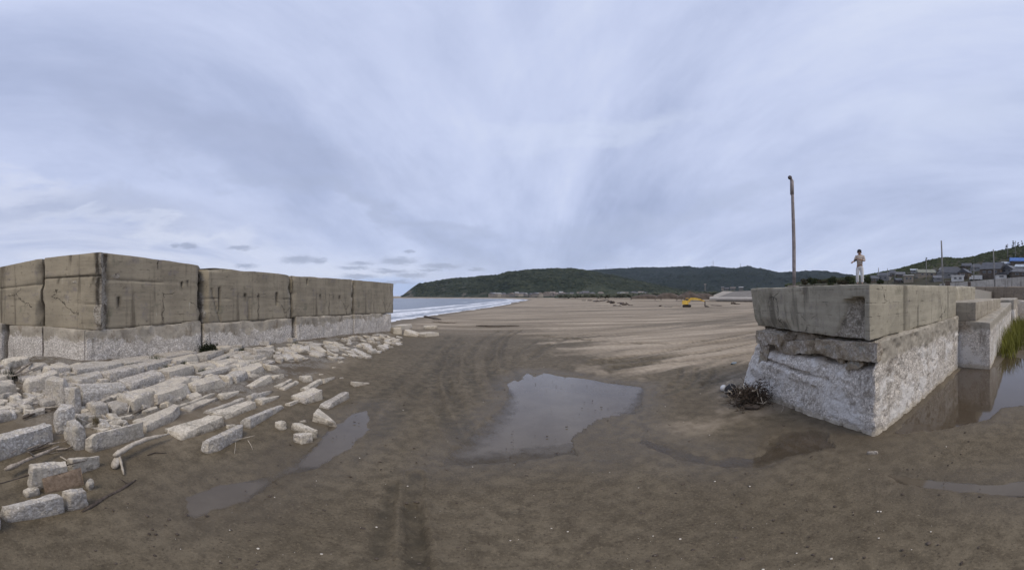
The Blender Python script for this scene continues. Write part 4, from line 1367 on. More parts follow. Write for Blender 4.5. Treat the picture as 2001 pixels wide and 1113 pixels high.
    rough_box('upper_step', c8, .09, mat_formed('step_concrete', (.34, .30, .235), (.14, .115, .085)), r2, None, .02, 1.5, .05, 660, None, .008)
    c8 = [(11.6, 3.15, 1.7), (18.5, 2.75, 1.9), (18.5, 4.4, 1.9), (11.6, 4.8, 1.7), (11.6, 3.15, 2.86), (18.5, 2.75, 3.03), (18.5, 4.4, 3.03), (11.6, 4.8, 2.9)]

    def fn4(P, N, U):
        P[:, 1] += .10 * np.clip(fbm(P[:, 0] * 1.4, P[:, 2] * 1.4, 0, 4, 671) + .1, 0, 1) * (U[:, 1] < .02)
        return P
    rough_box('broken_parapet', c8, .09, M_PARA_R, r2, None, .05, 1.5, .12, 670, fn4, .012)
    # third pale coping length beyond
    r3 = thing('seawall_section', 'pale coping stone length of wall behind the reeds at right', 'sea wall', (28, 1.0, 0))
    c8 = [(27.3, .80, -.3), (34, .62, -.3), (34, 2.4, -.3), (27.3, 2.5, -.3), (27.3, .82, 2.18), (34, .64, 2.3), (34, 2.4, 2.3), (27.3, 2.5, 2.18)]
    rough_box('footing', c8, .14, M_FOOT_R, r3, None, .04, 2.0, .06, 680, None, .016)
    # brown masonry wall closing the view on the right
    o = rough_box('retaining_wall', [(41, 12, .6), (39.5, -6, .6), (42, -6, .6), (43, 12, .6), (41, 12, 3.66), (39.5, -6, 3.62), (42, -6, 3.62), (43, 12, 3.66)], .22, mat_formed('old_wall_concrete', (.22, .18, .135), (.09, .072, .054)), None, (40, 3, .6), .10, .7, .10, 700, None, .03)
    tag(o, 'long low brown stained retaining wall behind the broken right wall lengths', 'wall')
    # paved quay the man stands on, hidden behind the block from here
    V = [(13.5, 5.8), (17.5, 3.45), (60, 4.5), (60, 13), (40, 16.5), (13.75, 12.4)]
    n = len(V)
    PV = [(*p, 3.02) for p in V] + [(*p, .2) for p in V]
    F = [list(range(n))] + [[i, i + n, (i + 1) % n + n, (i + 1) % n] for i in range(n)]
    m, t, b = material('quay_concrete')
    t.put(b.inputs['Base Color'], t.mix(t.noise(t.coord(), 1.5, 5), (.26, .24, .21), (.36, .34, .30)))
    o = obj('quay', PV, F, m, None, (13.5, 5.8, .2), False)
    tag(o, 'raised concrete quay behind the big block', 'quay', kind='structure')


right_block()


# ------------------------------------------------------------------ rubble of the old revetment
STONE_VAR = []
for i_, (tone, warm, skin) in enumerate([(1.22, (1.02, 1, .95), False), (1.12, (1.02, .985, .92), False), (1.06, (1.06, 1.0, .86), True), (1.28, (1.04, 1.0, .94), True)]):
    m_, t_, b_ = material('rubble_concrete_%d' % i_)
    co_ = t_.coord()
    ri = t_.rnd()
    cof = t_.n('ShaderNodeVectorMath', {0: co_, 1: t_.n('ShaderNodeCombineXYZ', {'X': t_.math('MULTIPLY', ri, 37.), 'Y': ri, 'Z': ri}).outputs[0]}, operation='ADD').outputs[0]
    cc, hh_ = aggregate_nodes(t_, cof, tone, warm)
    nn = t_.noise(cof, 5, 5, .65)
    if True:                                         # cast skin left on part of the piece
        sk_ = t_.mix(t_.rng(t_.noise(cof, 26, 5, .7), .3, .7), (.40, .35, .275), (.76, .69, .57))
        f_ = t_.rng(nn, .40, .50) if skin else t_.rng(nn, .52, .60, 0, .85)
        cc = t_.mix(f_, cc, sk_)
        hh_ = t_.math('MULTIPLY', hh_, t_.math('MULTIPLY_ADD', f_, -.75, 1.0))
    cc = t_.mix(t_.rng(t_.noise(cof, 2.5, 5, .7), .52, .72, 0, .55), cc, (.19, .165, .125))
    zc = t_.xyz(co_)[2]
    cc = t_.mix(t_.math('MULTIPLY', t_.rng(t_.math('ADD', zc, t_.math('MULTIPLY', t_.math('SUBTRACT', nn, .5), .25)), .07, -.03), .7), cc, (.13, .107, .08))   # sand splashed on the foot
    cc = t_.mix(t_.math('MULTIPLY', ri, .42), cc, (.40, .355, .29))
    t_.put(b_.inputs['Base Color'], cc)
    t_.put(b_.inputs['Normal'], t_.bump(hh_, .8, .035))
    STONE_VAR.append(m_)

NST = [0]


def stone(label, ax, ay, bx, by, ha, hb, da, db, name='concrete_fragment', cat='concrete fragment', group='broken pieces of the old revetment', sink=.14, res=None, var=None, back=.92, amp=None):
    """a broken piece of concrete: foot line A-B in the photo, heights in photo pixels, depths in metres"""
    NST[0] += 1
    k = NST[0]
    rg = np.random.default_rng(k)
    A, B = gp(ax, ay), gp(bx, by)
    sa, sb = math.hypot(A[0], A[1]), math.hypot(B[0], B[1])
    za = H + sa * math.tan((HY - ay + ha) / K)
    zb = H + sb * math.tan((HY - by + hb) / K)
    dv = B[:2] - A[:2]
    L = np.linalg.norm(dv) + 1e-6
    nb = np.array((-dv[1], dv[0])) / L
    mid = (A[:2] + B[:2]) / 2
    if np.dot(nb, mid) < 0:
        nb = -nb
    hA, hB = max(za - A[2], .02), max(zb - B[2], .02)
    j = lambda q: q * (rg.random() - .5)
    a2, b2 = A[:2] + nb * da + j(.08) * dv / L, B[:2] + nb * db + j(.08) * dv / L
    zg = min(A[2], B[2]) - sink
    ia, ib = .12 * min(hA, da), .12 * min(hB, db)
    c8 = [(*A[:2], zg), (*B[:2], zg), (*b2, zg), (*a2, zg),
          (*(A[:2] + nb * ia + dv / L * min(.03, L * .1)), A[2] + hA), (*(B[:2] + nb * ib - dv / L * min(.03, L * .1)), B[2] + hB), (*(b2 - nb * .02), B[2] + hB * (back + j(.14))), (*(a2 - nb * .02), A[2] + hA * (back + j(.14)))]
    if np.cross(np.append(dv, 0), np.append(nb, 0))[2] < 0:
        c8 = [c8[i] for i in (1, 0, 3, 2, 5, 4, 7, 6)]
    size = max(L, da, db)
    r = res or float(np.clip(size / 16, .022, .07))
    am = amp or float(np.clip(.10 * min(hA, hB, L, da) + .012, .012, .05))
    cuts = []
    for q in range(int(rg.integers(2, 5))):
        nv = rg.normal(size=3) * np.array((1, 1, .8)) + np.array((0, 0, .35))
        cuts.append((nv / np.linalg.norm(nv), rg.uniform(.72, .97)))

    def facets(P, N, U):
        c0 = P.mean(0)
        Q = P - c0
        for nv, f in cuts:
            pr = Q @ nv
            lim = pr.max() * f
            over = np.clip(pr - lim, 0, None)
            Q = Q - np.outer(over, nv)
        return Q + c0
    mt = STONE_VAR[var if var is not None else int(rg.integers(0, 4))]
    o = rough_box(name, c8, r, mt, None, (*((A[:2] + B[:2]) / 2), (A[2] + B[2]) / 2), am * .65, 2.4 / max(.35, min(size, 1.0)), float(np.clip(.14 * min(hA, hB, da) + .010, .012, .05)), 1000 + k * 13, facets, .007)
    tag(o, label, cat, group)
    return o


def stones():
    S = stone
    S = lambda lb, ax, ay, bx, by, ha, hb, da, db, **kw: stone(lb, ax, ay, bx, by, ha * 1.06, hb * 1.06, da * 1.3, db * 1.3, **kw)
    # front edge, left to right
    S('rounded end of a concrete lump at the very left edge near the bottom', -40, 1052, 6, 1034, 34, 30, .25, .2)
    S('long low kerb of speckled concrete lying nearest the bottom left corner', 12, 1022, 133, 1000, 24, 29, .13, .13, var=0)
    S('short chipped end piece butted against the long kerb at bottom left', 134, 1000, 177, 990, 31, 28, .14, .12, var=1)
    S('tall pale slab standing behind the long kerb, a brown board leaning on it', 56, 962, 138, 946, 48, 38, .16, .13, var=3)
    S('cream wedge hanging at the right end of the tall pale slab', 140, 932, 196, 912, 30, 20, .14, .05, var=2)
    S('small whitish pebble-like chip between the cream wedge and the kerb', 174, 960, 185, 956, 22, 19, .07, .07, var=3)
    S('little pale lump in the trash behind the long kerb', 52, 974, 80, 966, 10, 11, .1, .1, var=2)
    S('big grey bar of pebbly concrete running off the left edge of the picture', -30, 914, 110, 862, 40, 30, .28, .26, var=0)
    S('grey block stepping up behind the end of the big pebbly bar', 108, 850, 152, 846, 42, 46, .35, .4, var=0)
    S('boxy grey stone with a dark hollow side beside the driftwood pile', 146, 882, 172, 876, 45, 44, .38, .3, var=0)
    S('large slab with a rounded lower edge in the second row from the sand', 178, 886, 285, 852, 33, 27, .12, .10, var=3)
    S('thin rim bar along the back of the large rounded slab', 168, 838, 262, 818, 7, 7, .1, .1, var=2)
    S('half moon shaped slab right of the large rounded slab', 286, 846, 360, 812, 14, 17, .3, .22, var=3)
    S('thin rim bar above the half moon slab', 284, 826, 342, 802, 6, 5, .1, .09, var=2)
    S('pointed pale slab lying flat right of the half moon slab', 368, 806, 428, 780, 4, 4, .35, .12, var=3)
    S('slim rod of concrete over the pointed pale slab', 322, 810, 430, 769, 6, 5, .1, .09, var=2)
    S('rim bar beside the broad flat slab at the sand edge', 338, 854, 418, 817, 7, 6, .1, .1, var=2)
    S('broad flat slab with a square right end at the sand edge', 352, 862, 441, 832, 12, 18, .34, .30, var=2)
    S('long slim bar pointing at the knuckle shaped end stone', 404, 812, 488, 783, 6, 8, .12, .12, var=1)
    S('pale plank like slab below the long slim bar', 436, 821, 503, 797, 8, 12, .3, .2, var=2)
    S('knuckle shaped end stone of the long slim bar', 490, 790, 509, 783, 14, 15, .14, .14, var=0)
    S('thin tail of the knuckle shaped stone reaching to the right', 506, 782, 536, 765, 10, 5, .12, .08, var=1)
    S('arrowhead shaped stone right of the knuckle stone', 512, 792, 551, 776, 9, 3, .28, .06, var=2)
    S('long tapering bar with a thick left end beside the water', 490, 838, 560, 794, 18, 5, .18, .1, var=0)
    S('stout square bar standing proud at the front of the scattered stones', 414, 889, 486, 850, 24, 20, .16, .16, var=0)
    S('flat chip between the stout square bar and the broad flat slab', 444, 838, 466, 834, 5, 4, .1, .08, var=2)
    S('squat lump left of the diagonal stone by the puddle', 546, 842, 563, 838, 15, 14, .15, .14, var=2)
    S('diagonal stone bar lying across the others at the puddle edge', 566, 838, 604, 858, 12, 14, .16, .15, var=2)
    S('blunt knob at the lower end of the diagonal stone bar', 588, 869, 615, 862, 17, 14, .16, .16, var=3)
    S('flat triangular stone with its tip in the left puddle', 608, 822, 660, 832, 14, 3, .32, .05, var=2)
    S('thin sliver between the diagonal bar and the triangular stone', 586, 828, 602, 824, 4, 3, .06, .06, var=2)
    S('notched grey stone at the puddle edge, farthest right of its row', 642, 800, 684, 778, 8, 12, .2, .16, var=1)
    S('curved bar of linked lumps above the broad tilted slab', 597, 769, 632, 749, 7, 8, .16, .14, var=2)
    S('hooked tip at the far end of the curved bar of lumps', 634, 750, 656, 741, 9, 6, .14, .08, var=2)
    S('broad tilted slab with a rounded top, mid sand', 594, 790, 634, 780, 9, 18, .34, .3, var=3)
    S('thin needle of concrete left of the broad tilted slab', 566, 794, 611, 775, 5, 4, .1, .08, var=2)
    S('left blade of the two parallel flat blades', 546, 762, 573, 745, 5, 5, .16, .1, var=2)
    S('right blade of the two parallel flat blades', 556, 764, 586, 749, 5, 6, .14, .1, var=2)
    S('small square block at the head of the two parallel blades', 592, 748, 615, 747, 10, 11, .24, .22, var=3)
    S('humped wedge just below the scalloped stone row', 494, 761, 534, 748, 6, 15, .22, .22, var=3)
    S('small bow tie shaped stone right of the humped wedge', 535, 742, 557, 738, 6, 7, .2, .08, var=2)
    S('spear point stone alone on the sand, farthest right of all', 692, 756, 724, 750, 8, 2, .22, .05, var=2)
    S('pair of small crossed slivers under the scalloped row', 437, 782, 474, 768, 8, 5, .22, .1, var=2)
    S('flattish boulder at the right end of the scalloped row', 527, 724, 549, 722, 10, 6, .3, .16, var=3)
    S = lambda lb, ax, ay, bx, by, ha, hb, da, db, **kw: stone(lb, ax, ay, bx, by, ha, hb, da * 1.55, db * 1.55, **kw)
    # scalloped row on the sand edge
    S('widest block of the scalloped row, its top sagging in the middle', 382, 770, 444, 755, 16, 17, .34, .32, var=3)
    S('narrow humped block second in the scalloped row', 446, 754, 461, 751, 17, 15, .3, .3, var=3)
    S('block with a broken corner third in the scalloped row', 463, 750, 486, 739, 14, 14, .3, .3, var=0)
    S('last block of the scalloped row, highest at its right end', 489, 736, 526, 723, 11, 14, .34, .3, var=3)
    S('big squarish slab left of the scalloped row', 308, 796, 380, 773, 24, 22, .36, .34, var=3)
    S('long grey beam lying behind the scalloped row', 379, 747, 513, 707, 11, 8, .22, .2, var=0)
    # stepped rows up to the wall, near part
    S('cubic grey stone right of the hollow post in the stepped rows', 184, 820, 217, 812, 26, 24, .3, .28, var=1)
    S('low wide stone right of the cubic grey stone', 219, 812, 256, 806, 17, 16, .26, .3, var=1)
    S('tilted block with a dark cavity at its upper left', 260, 806, 307, 790, 27, 27, .32, .3, var=3)
    S('long smooth slab right of the tilted block with the cavity', 309, 788, 379, 757, 18, 22, .36, .3, var=3)
    S('tall grey plinth stone below the wall corner', 162, 792, 252, 772, 36, 22, .3, .3, var=0)
    S('smooth topped stone with a notch, right of the tall plinth stone', 255, 770, 325, 748, 20, 22, .34, .3, var=1)
    S('pinkish stone with a shadowed notch under its left end', 327, 750, 382, 729, 22, 16, .34, .3, var=3)
    S('upright hollow post stone at the corner of the steps', 147, 812, 163, 806, 52, 50, .3, .3, var=0)
    S('tall corner pier of the steps with a rough left face', 124, 806, 146, 800, 64, 58, .5, .5, var=0)
    S('long top step slab above the hollow post', 150, 760, 212, 747, 16, 20, .34, .3, var=0)
    S('scalloped step stone with two dips below the grass tufts', 214, 752, 286, 736, 22, 22, .36, .34, var=1)
    S('round shouldered step stone with grass on both sides', 288, 735, 342, 714, 20, 14, .36, .34, var=1)
    S('smooth humped stone under the dark shrub', 344, 720, 394, 706, 14, 14, .34, .3, var=3)
    S('rounded bolster stone right of the dark shrub', 398, 708, 440, 694, 12, 12, .36, .3, var=1)
    S('slim curved rim stone with grass in its bend', 427, 710, 470, 694, 8, 8, .2, .2, var=1)
    S('wide pale slab at the head of the long grey beam', 432, 726, 477, 712, 12, 12, .4, .36, var=3)
    S('pale scoop shaped stone left of the wide pale slab', 382, 730, 431, 724, 14, 12, .4, .36, var=3)
    S('fan of thin layered plates below the boxed stone', 468, 708, 502, 700, 10, 12, .4, .3, var=1)
    S('boxed stone with a hollow open side', 501, 702, 541, 698, 18, 13, .5, .4, var=1)
    # coping along the wall foot
    S('whitest coping slab at the wall corner', 150, 738, 245, 722, 16, 14, .5, .5, var=0, cat='coping slab', name='coping_slab', group='coping slabs along the wall foot')
    S('coping slab with grass along its front edge', 247, 722, 322, 708, 12, 10, .5, .5, var=1, cat='coping slab', name='coping_slab', group='coping slabs along the wall foot')
    S('coping slab ending beside the dark shrub', 324, 706, 388, 696, 9, 9, .5, .5, var=1, cat='coping slab', name='coping_slab', group='coping slabs along the wall foot')
    S('short coping slab just right of the dark shrub', 428, 688, 460, 684, 9, 8, .5, .5, var=3, cat='coping slab', name='coping_slab', group='coping slabs along the wall foot')
    S('coping slab under the first wall joint with weeds behind', 474, 682, 526, 674, 8, 8, .5, .5, var=1, cat='coping slab', name='coping_slab', group='coping slabs along the wall foot')
    S('straight coping slab in front of the open wall gap', 527, 675, 572, 668, 8, 7, .5, .5, var=0, cat='coping slab', name='coping_slab', group='coping slabs along the wall foot')
    S('longest coping slab leading to the far heap', 573, 668, 672, 652, 7, 6, .45, .4, var=0, cat='coping slab', name='coping_slab', group='coping slabs along the wall foot')
    S('farthest thin coping slab at the heap of fragments', 674, 653, 702, 649, 5, 4, .4, .4, var=0, cat='coping slab', name='coping_slab', group='coping slabs along the wall foot')
    S = stone
    # heap left of the corner
    S('sloping white slab under the left wall corner', 98, 742, 142, 732, 22, 16, .45, .4, var=3)
    S('big white boulder with a dark oval hollow', 52, 776, 122, 764, 30, 36, .5, .5, var=3)
    S('rounded boulder touching the left edge of the picture', -20, 786, 36, 772, 32, 22, .5, .4, var=3)
    S('egg shaped white stone below the rounded boulder', 24, 794, 47, 790, 17, 15, .25, .25, var=3)
    S('leaf shaped stone right of the egg shaped stone', 42, 802, 72, 788, 9, 12, .25, .2, var=3)
    S('low stone at the left edge above the bare sand', -15, 832, 28, 820, 20, 16, .35, .3, var=1)
    S('flat sand coloured slab high on the left heap', 12, 722, 60, 712, 14, 14, .6, .5, var=2)
    S('flat slab between the wall foot and the white boulder', 62, 734, 98, 724, 14, 14, .5, .5, var=1)
    S('small grey stone between the slabs of the left heap', 50, 752, 76, 744, 12, 10, .35, .3, var=1)
    S('weathered stone by the sticks at the left edge', -10, 752, 30, 744, 14, 12, .4, .4, var=2)
    S('dark knobbly stone under the hollow boulder', 84, 800, 118, 794, 14, 16, .3, .3, var=1)
    S('half buried pebbly stone on the bare sand at left', 4, 872, 24, 866, 8, 8, .15, .15, var=2)
    # fallen slabs at the far end
    S('dark sided fallen slab leaning at the far end of the wall', 768, 652, 786, 654, 12, 13, 1.2, 1.2, name='fallen_slab', cat='fallen slab', group='fallen slabs at the end of the wall')
    S('long pale slab tipped beside the wall end', 787, 655, 816, 658, 11, 4, 1.0, .8, name='fallen_slab', cat='fallen slab', group='fallen slabs at the end of the wall', var=3)
    S('flat block lying on the sand, rightmost of the fallen slabs', 828, 659, 860, 656, 8, 7, .9, .9, name='fallen_slab', cat='fallen slab', group='fallen slabs at the end of the wall', var=3)
    S('block half hidden behind the rightmost fallen slab', 833, 643, 856, 642, 6, 6, .8, .8, name='fallen_slab', cat='fallen slab', group='fallen slabs at the end of the wall', var=2)
    S('jagged pale lump behind the tipped slab', 784, 645, 806, 641, 9, 8, .9, .9, name='fallen_slab', cat='fallen slab', group='fallen slabs at the end of the wall', var=3)
    for (px, py, wd, h, lb) in [(667, 709, 12, 4, 'small white flake on the sand, nearest the heap of fragments'), (654, 719, 8, 3, 'tiny flake left of the small white flake'), (668, 740, 9, 3, 'oval flake beside the curved bar of lumps'),
                                (628, 732, 10, 2, 'thin curled flake above the curved bar'), (1705, 888, 22, 6, 'white bone shaped chip in front of the big block'), (722, 686, 7, 3, 'lone chip below the end of the heap'), (765, 679, 9, 4, 'chip at the right tip of the heap')]:
        S(lb, px - wd / 2, py + 1, px + wd / 2, py, h, h * .8, .08, .07, var=3, group='loose flakes of concrete on the sand', sink=.03)
    # heap of small pieces below the far sections, and bits wedged between the rows
    rg = random.Random(5)
    for i in range(150):
        t = rg.random()
        x = 535 + 245 * t
        lo = np.interp(x, [535, 600, 660, 700, 740, 785], [708, 703, 704, 700, 688, 672])
        hi = np.interp(x, [535, 575, 640, 700, 770], [684, 676, 664, 656, 655])
        y = hi + (lo - hi) * rg.random() ** .85
        wd = rg.uniform(9, 27) * (1 - .45 * t)
        h = rg.uniform(3.5, 9.5) * (1 - .35 * t)
        sl = rg.uniform(-.1, .5) * wd
        S('small pale plate of broken concrete in the jumbled heap below the far wall sections', x, y - sl * .3, x + wd, y + sl * .5, h * rg.uniform(.5, 1.2), h * rg.uniform(.3, 1.1), rg.uniform(.15, .6), rg.uniform(.1, .5), group='small plates jumbled below the far wall sections', var=rg.choice([0, 0, 3, 3]), name='concrete_plate', cat='concrete plate', res=.07)
    for i in range(150):
        px = rg.uniform(150, 520)
        lo = np.interp(px, [150, 250, 320, 400, 520], [870, 840, 812, 772, 730])
        hi = np.interp(px, [150, 250, 320, 400, 520], [740, 735, 720, 700, 680])
        py = hi + (lo - hi) * rg.random()
        wd = rg.uniform(9, 30)
        S('small chip of concrete wedged between the stepped revetment rows', px, py, px + wd, py - wd * rg.uniform(.05, .4), rg.uniform(4, 13), rg.uniform(3, 11), rg.uniform(.12, .45), rg.uniform(.10, .4), group='chips wedged between the revetment rows', name='concrete_chip', cat='concrete chip', res=.05)
    for i in range(90):
        px = rg.uniform(-25, 135)
        py = rg.uniform(716, 826) if px < 60 else rg.uniform(722, 796)
        wd = rg.uniform(10, 38)
        S('small stone scattered through the left rubble heap', px, py, px + wd, py - wd * rg.uniform(.0, .3), rg.uniform(5, 13), rg.uniform(4, 11), rg.uniform(.15, .5), rg.uniform(.12, .45), group='small stones in the left heap', name='rubble_stone', cat='stone', res=.05)


stones()


# ------------------------------------------------------------------ simple paints and woods
def plain(name, col, rough=.6, var=.2, scale=6, spec=.3, metal=0.):
    m, t, b = material(name)
    n = t.noise(t.coord(), scale, 5, .65)
    t.put(b.inputs['Base Color'], t.mix(t.rng(n, .3, .7), tuple(q * (1 - var) for q in col), tuple(min(1, q * (1 + var)) for q in col)))
    b.inputs['Roughness'].default_value = rough
    b.inputs['Specular IOR Level'].default_value = spec
    b.inputs['Metallic'].default_value = metal
    return m


def mat_wood(name, a, b_):
    m, t, b = material(name)
    co = t.coord()
    n = t.noise(t.mapping(co, (4, 22, 22)), 1.0, 6, .7, .6)
    n2 = t.noise(co, 9, 5, .7)
    t.put(b.inputs['Base Color'], t.mix(t.rng(t.math('ADD', t.math('MULTIPLY', n, .6), t.math('MULTIPLY', n2, .4)), .36, .64), a, b_))
    t.put(b.inputs['Normal'], t.bump(n, .6, .01))
    return m


W_GREY = mat_wood('weathered_wood', (.16, .13, .10), (.42, .36, .29))
W_PALE = mat_wood('bleached_wood', (.30, .255, .195), (.56, .50, .41))
W_DARK = mat_wood('wet_wood', (.045, .034, .026), (.12, .095, .075))
GRASS = vegetation('weed_leaves', (.030, .042, .016), (.062, .078, .030), (.115, .125, .055), 9)
DRYG = vegetation('dry_stems', (.12, .10, .06), (.22, .18, .11), (.36, .30, .19), 9)
SHRUB = vegetation('dark_shrub', (.014, .018, .010), (.028, .034, .018), (.05, .055, .03), 12)


def wobble(p0, p1, n, amp, rg):
    t = np.linspace(0, 1, n)[:, None]
    P = np.array(p0) * (1 - t) + np.array(p1) * t
    P = P + amp * np.cumsum(rg.normal(size=(n, 3)), 0) * np.sin(t * PI) * .4
    return P


def stick(label, pts, r, mat=W_GREY, lift=.02, name='driftwood_stick', group='driftwood in the rubble', zadd=None, seed=0, branches=0):
    rg = np.random.default_rng(seed + 77)
    G = [gp(*p) for p in pts]
    for i, g in enumerate(G):
        g[2] += lift + r + (zadd[i] if zadd else 0)
    G = np.array(G)
    t = np.linspace(0, len(G) - 1, 7 * len(G))
    P = np.stack([np.interp(t, range(len(G)), G[:, k]) for k in range(3)], 1)
    P += r * .45 * np.stack([fbm(t * 1.3, seed, k, 3, 900 + seed) for k in range(3)], 1)
    rr = r * (1 + .3 * fbm(t * 2.1, seed, 9, 3, 910 + seed)) * np.interp(t, [0, t[-1] * .1, t[-1] * .8, t[-1]], [.6, 1, .8, .35])
    mb = MB().tube(P, rr, 8)
    for k in range(branches):
        i = int(rg.integers(3, len(P) - 3))
        d = rg.normal(size=3)
        d[2] = abs(d[2]) * .5
        d /= np.linalg.norm(d)
        L = r * rg.uniform(4, 9)
        mb.tube(wobble(P[i], P[i] + d * L, 5, r * .5, rg), np.linspace(r * .5, r * .15, 5), 6)
    o = mb.build(name, mat, None, tuple(P[0]), True)
    return tag(o, label, 'driftwood', group)


def driftwood():
    stick('thick pale driftwood log lying across the left rubble', [(10, 936), (45, 918), (115, 888)], .035, W_GREY, .12, name='driftwood_log', seed=1, branches=1)
    stick('long thin dark stick sloping past the brown board', [(-20, 976), (60, 952), (112, 938), (170, 924)], .011, W_DARK, .20, seed=2)
    stick('black wet branch on the sand beside the kerb stone', [(160, 1000), (205, 972), (240, 955), (266, 938)], .022, W_DARK, -.015, name='driftwood_branch', seed=3, branches=1)
    stick('pale forked root piece standing on stubby legs', [(222, 906), (250, 892), (285, 876), (330, 860)], .040, W_PALE, .04, name='driftwood_root', seed=4, zadd=[.05, .09, .08, .03])
    stick('bent pale prong under the forked root piece', [(230, 894), (236, 912), (242, 930)], .022, W_PALE, .01, name='driftwood_prong', seed=5, zadd=[.10, .05, .0])
    stick('rounded root stub left of the bent prong', [(222, 918), (228, 900)], .055, W_PALE, .0, name='driftwood_stub', seed=6)
    stick('curved bark strip under the second row of slabs', [(118, 896), (132, 905), (165, 902)], .012, W_PALE, .03, seed=7)
    stick('long bleached stick on the bare sand at left', [(44, 817), (75, 802), (118, 798)], .020, W_PALE, .03, seed=8)
    stick('dark stick under the long bleached stick', [(44, 822), (66, 812), (96, 800)], .024, W_DARK, .02, seed=9)
    stick('sinuous stick at the left picture edge by the white boulder', [(-10, 800), (12, 806), (26, 812)], .022, W_GREY, .05, seed=10)
    stick('thin twig with two legs lying by the stout square bar', [(446, 868), (470, 863), (498, 856)], .006, W_PALE, .05, name='driftwood_twig', seed=11)
    stick('short twig hanging from the thin twig toward the camera', [(461, 864), (458, 888)], .005, W_PALE, .01, name='driftwood_twig', seed=12)
    stick('short bent twig right of the thin twig', [(484, 861), (490, 870), (494, 880)], .005, W_PALE, .01, name='driftwood_twig', seed=13)
    stick('grey limb across the white rubble slabs high at left', [(30, 748), (60, 728), (100, 706)], .035, W_GREY, .22, name='driftwood_limb', seed=14, branches=2)
    stick('second grey limb below the first among the left slabs', [(22, 752), (48, 745), (80, 730)], .022, W_GREY, .20, name='driftwood_limb', seed=15, branches=1)
    stick('thin stick standing against the tilted block with the cavity', [(250, 812), (256, 792)], .010, W_PALE, .05, seed=16, zadd=[0, .12])
    stick('twisted stick under the tilted block with the cavity', [(262, 812), (290, 800), (318, 792)], .014, W_DARK, .03, seed=17)
    stick('dark twig on the sand below the forked root piece', [(288, 890), (304, 885), (326, 886)], .010, W_DARK, .0, seed=18, branches=2)
    rg = random.Random(3)
    for i in range(13):
        x, y = rg.uniform(20, 160), rg.uniform(862, 905)
        if y > 905 - (x - 20) * .2:
            y -= 14
        L = rg.uniform(16, 48)
        stick('dark broken stick in the trash heap between the left slabs', [(x, y), (x + L, y - L * rg.uniform(.05, .6))], rg.uniform(.006, .018), rg.choice([W_GREY, W_DARK, W_DARK]), rg.uniform(.0, .10), seed=30 + i, group='sticks in the trash heap')
    for i in range(8):
        x, y = rg.uniform(60, 130), rg.uniform(792, 812)
        L = rg.uniform(10, 30)
        stick('thin dark stick in the litter by the upright post stones', [(x, y), (x + L, y - L * rg.uniform(-.2, .5))], rg.uniform(.005, .012), rg.choice([W_GREY, W_DARK]), rg.uniform(.0, .06), seed=70 + i, group='sticks in the litter')
    for i in range(9):
        x, y = rg.uniform(385, 500), rg.uniform(765, 785)
        L = rg.uniform(8, 22)
        stick('fine reddish twig in the wrack line below the scalloped row', [(x, y), (x + L, y - L * rg.uniform(-.3, .6))], .004, W_DARK, .0, seed=90 + i, group='twigs in the wrack line')
    # brown board leaning on the slab
    a, b_ = gp(88, 966), gp(166, 948)
    dv = (b_ - a)[:2]
    nb = np.array((-dv[1], dv[0])) / np.linalg.norm(dv)
    if np.dot(nb, a[:2]) < 0:
        nb = -nb
    c8 = [(*a[:2], a[2] - .02), (*b_[:2], b_[2] - .02), (*(b_[:2] + nb * .02), b_[2] - .02), (*(a[:2] + nb * .02), a[2] - .02)]
    c8 += [(*(p[:2] + np.array(nb) * .10), z) for p, z in ((a, a[2] + .19), (b_, b_[2] + .23), (b_ + np.append(nb * .02, 0), b_[2] + .23), (a + np.append(nb * .02, 0), a[2] + .19))]
    o = rough_box('wooden_board', c8, .03, mat_wood('brown_board', (.15, .105, .07), (.29, .215, .15)), None, tuple(a), .006, 2, .03, 30)
    tag(o, 'brown wooden board leaning against the tall pale slab', 'board')


driftwood()


# ------------------------------------------------------------------ weeds
def blades(n, R, h, w_, rg, lean=.5, base=(0, 0, 0)):
    V, F = [], []
    for i in range(n):
        a, r = rg.random() * 2 * PI, R * math.sqrt(rg.random())
        b0 = np.array((r * math.cos(a), r * math.sin(a), -.02))
        hh = h * (.5 + .7 * rg.random())
        d = rg.random() * 2 * PI
        ln = lean * hh * rg.random()
        s = np.array((math.cos(d + PI / 2), math.sin(d + PI / 2), 0)) * w_ * (.6 + .6 * rg.random())
        p1 = b0 + np.array((math.cos(d) * ln * .35, math.sin(d) * ln * .35, hh * .6))
        p2 = b0 + np.array((math.cos(d) * ln, math.sin(d) * ln, hh))
        k = len(V)
        V += [b0 - s, b0 + s, p1 + s * .8, p1 - s * .8, p2]
        F += [(k, k + 1, k + 2, k + 3), (k + 3, k + 2, k + 4)]
    return np.array(V) + np.array(base), F


def tuft(px, py, size, label, n=90, mat=GRASS, h=None, cat='weed', name='grass_tuft', group='weeds growing between the stones', zup=.06):
    g = gp(px, py)
    d = math.hypot(g[0], g[1])
    R = size / K * d * .55
    V, F = blades(n, R, h or R * 1.15, max(.004, R * .045), np.random.default_rng(int(px * 7 + py)), .8)
    g[2] += zup
    o = obj(name, V + g, F, mat, None, tuple(g), False)
    return tag(o, label, cat, group)


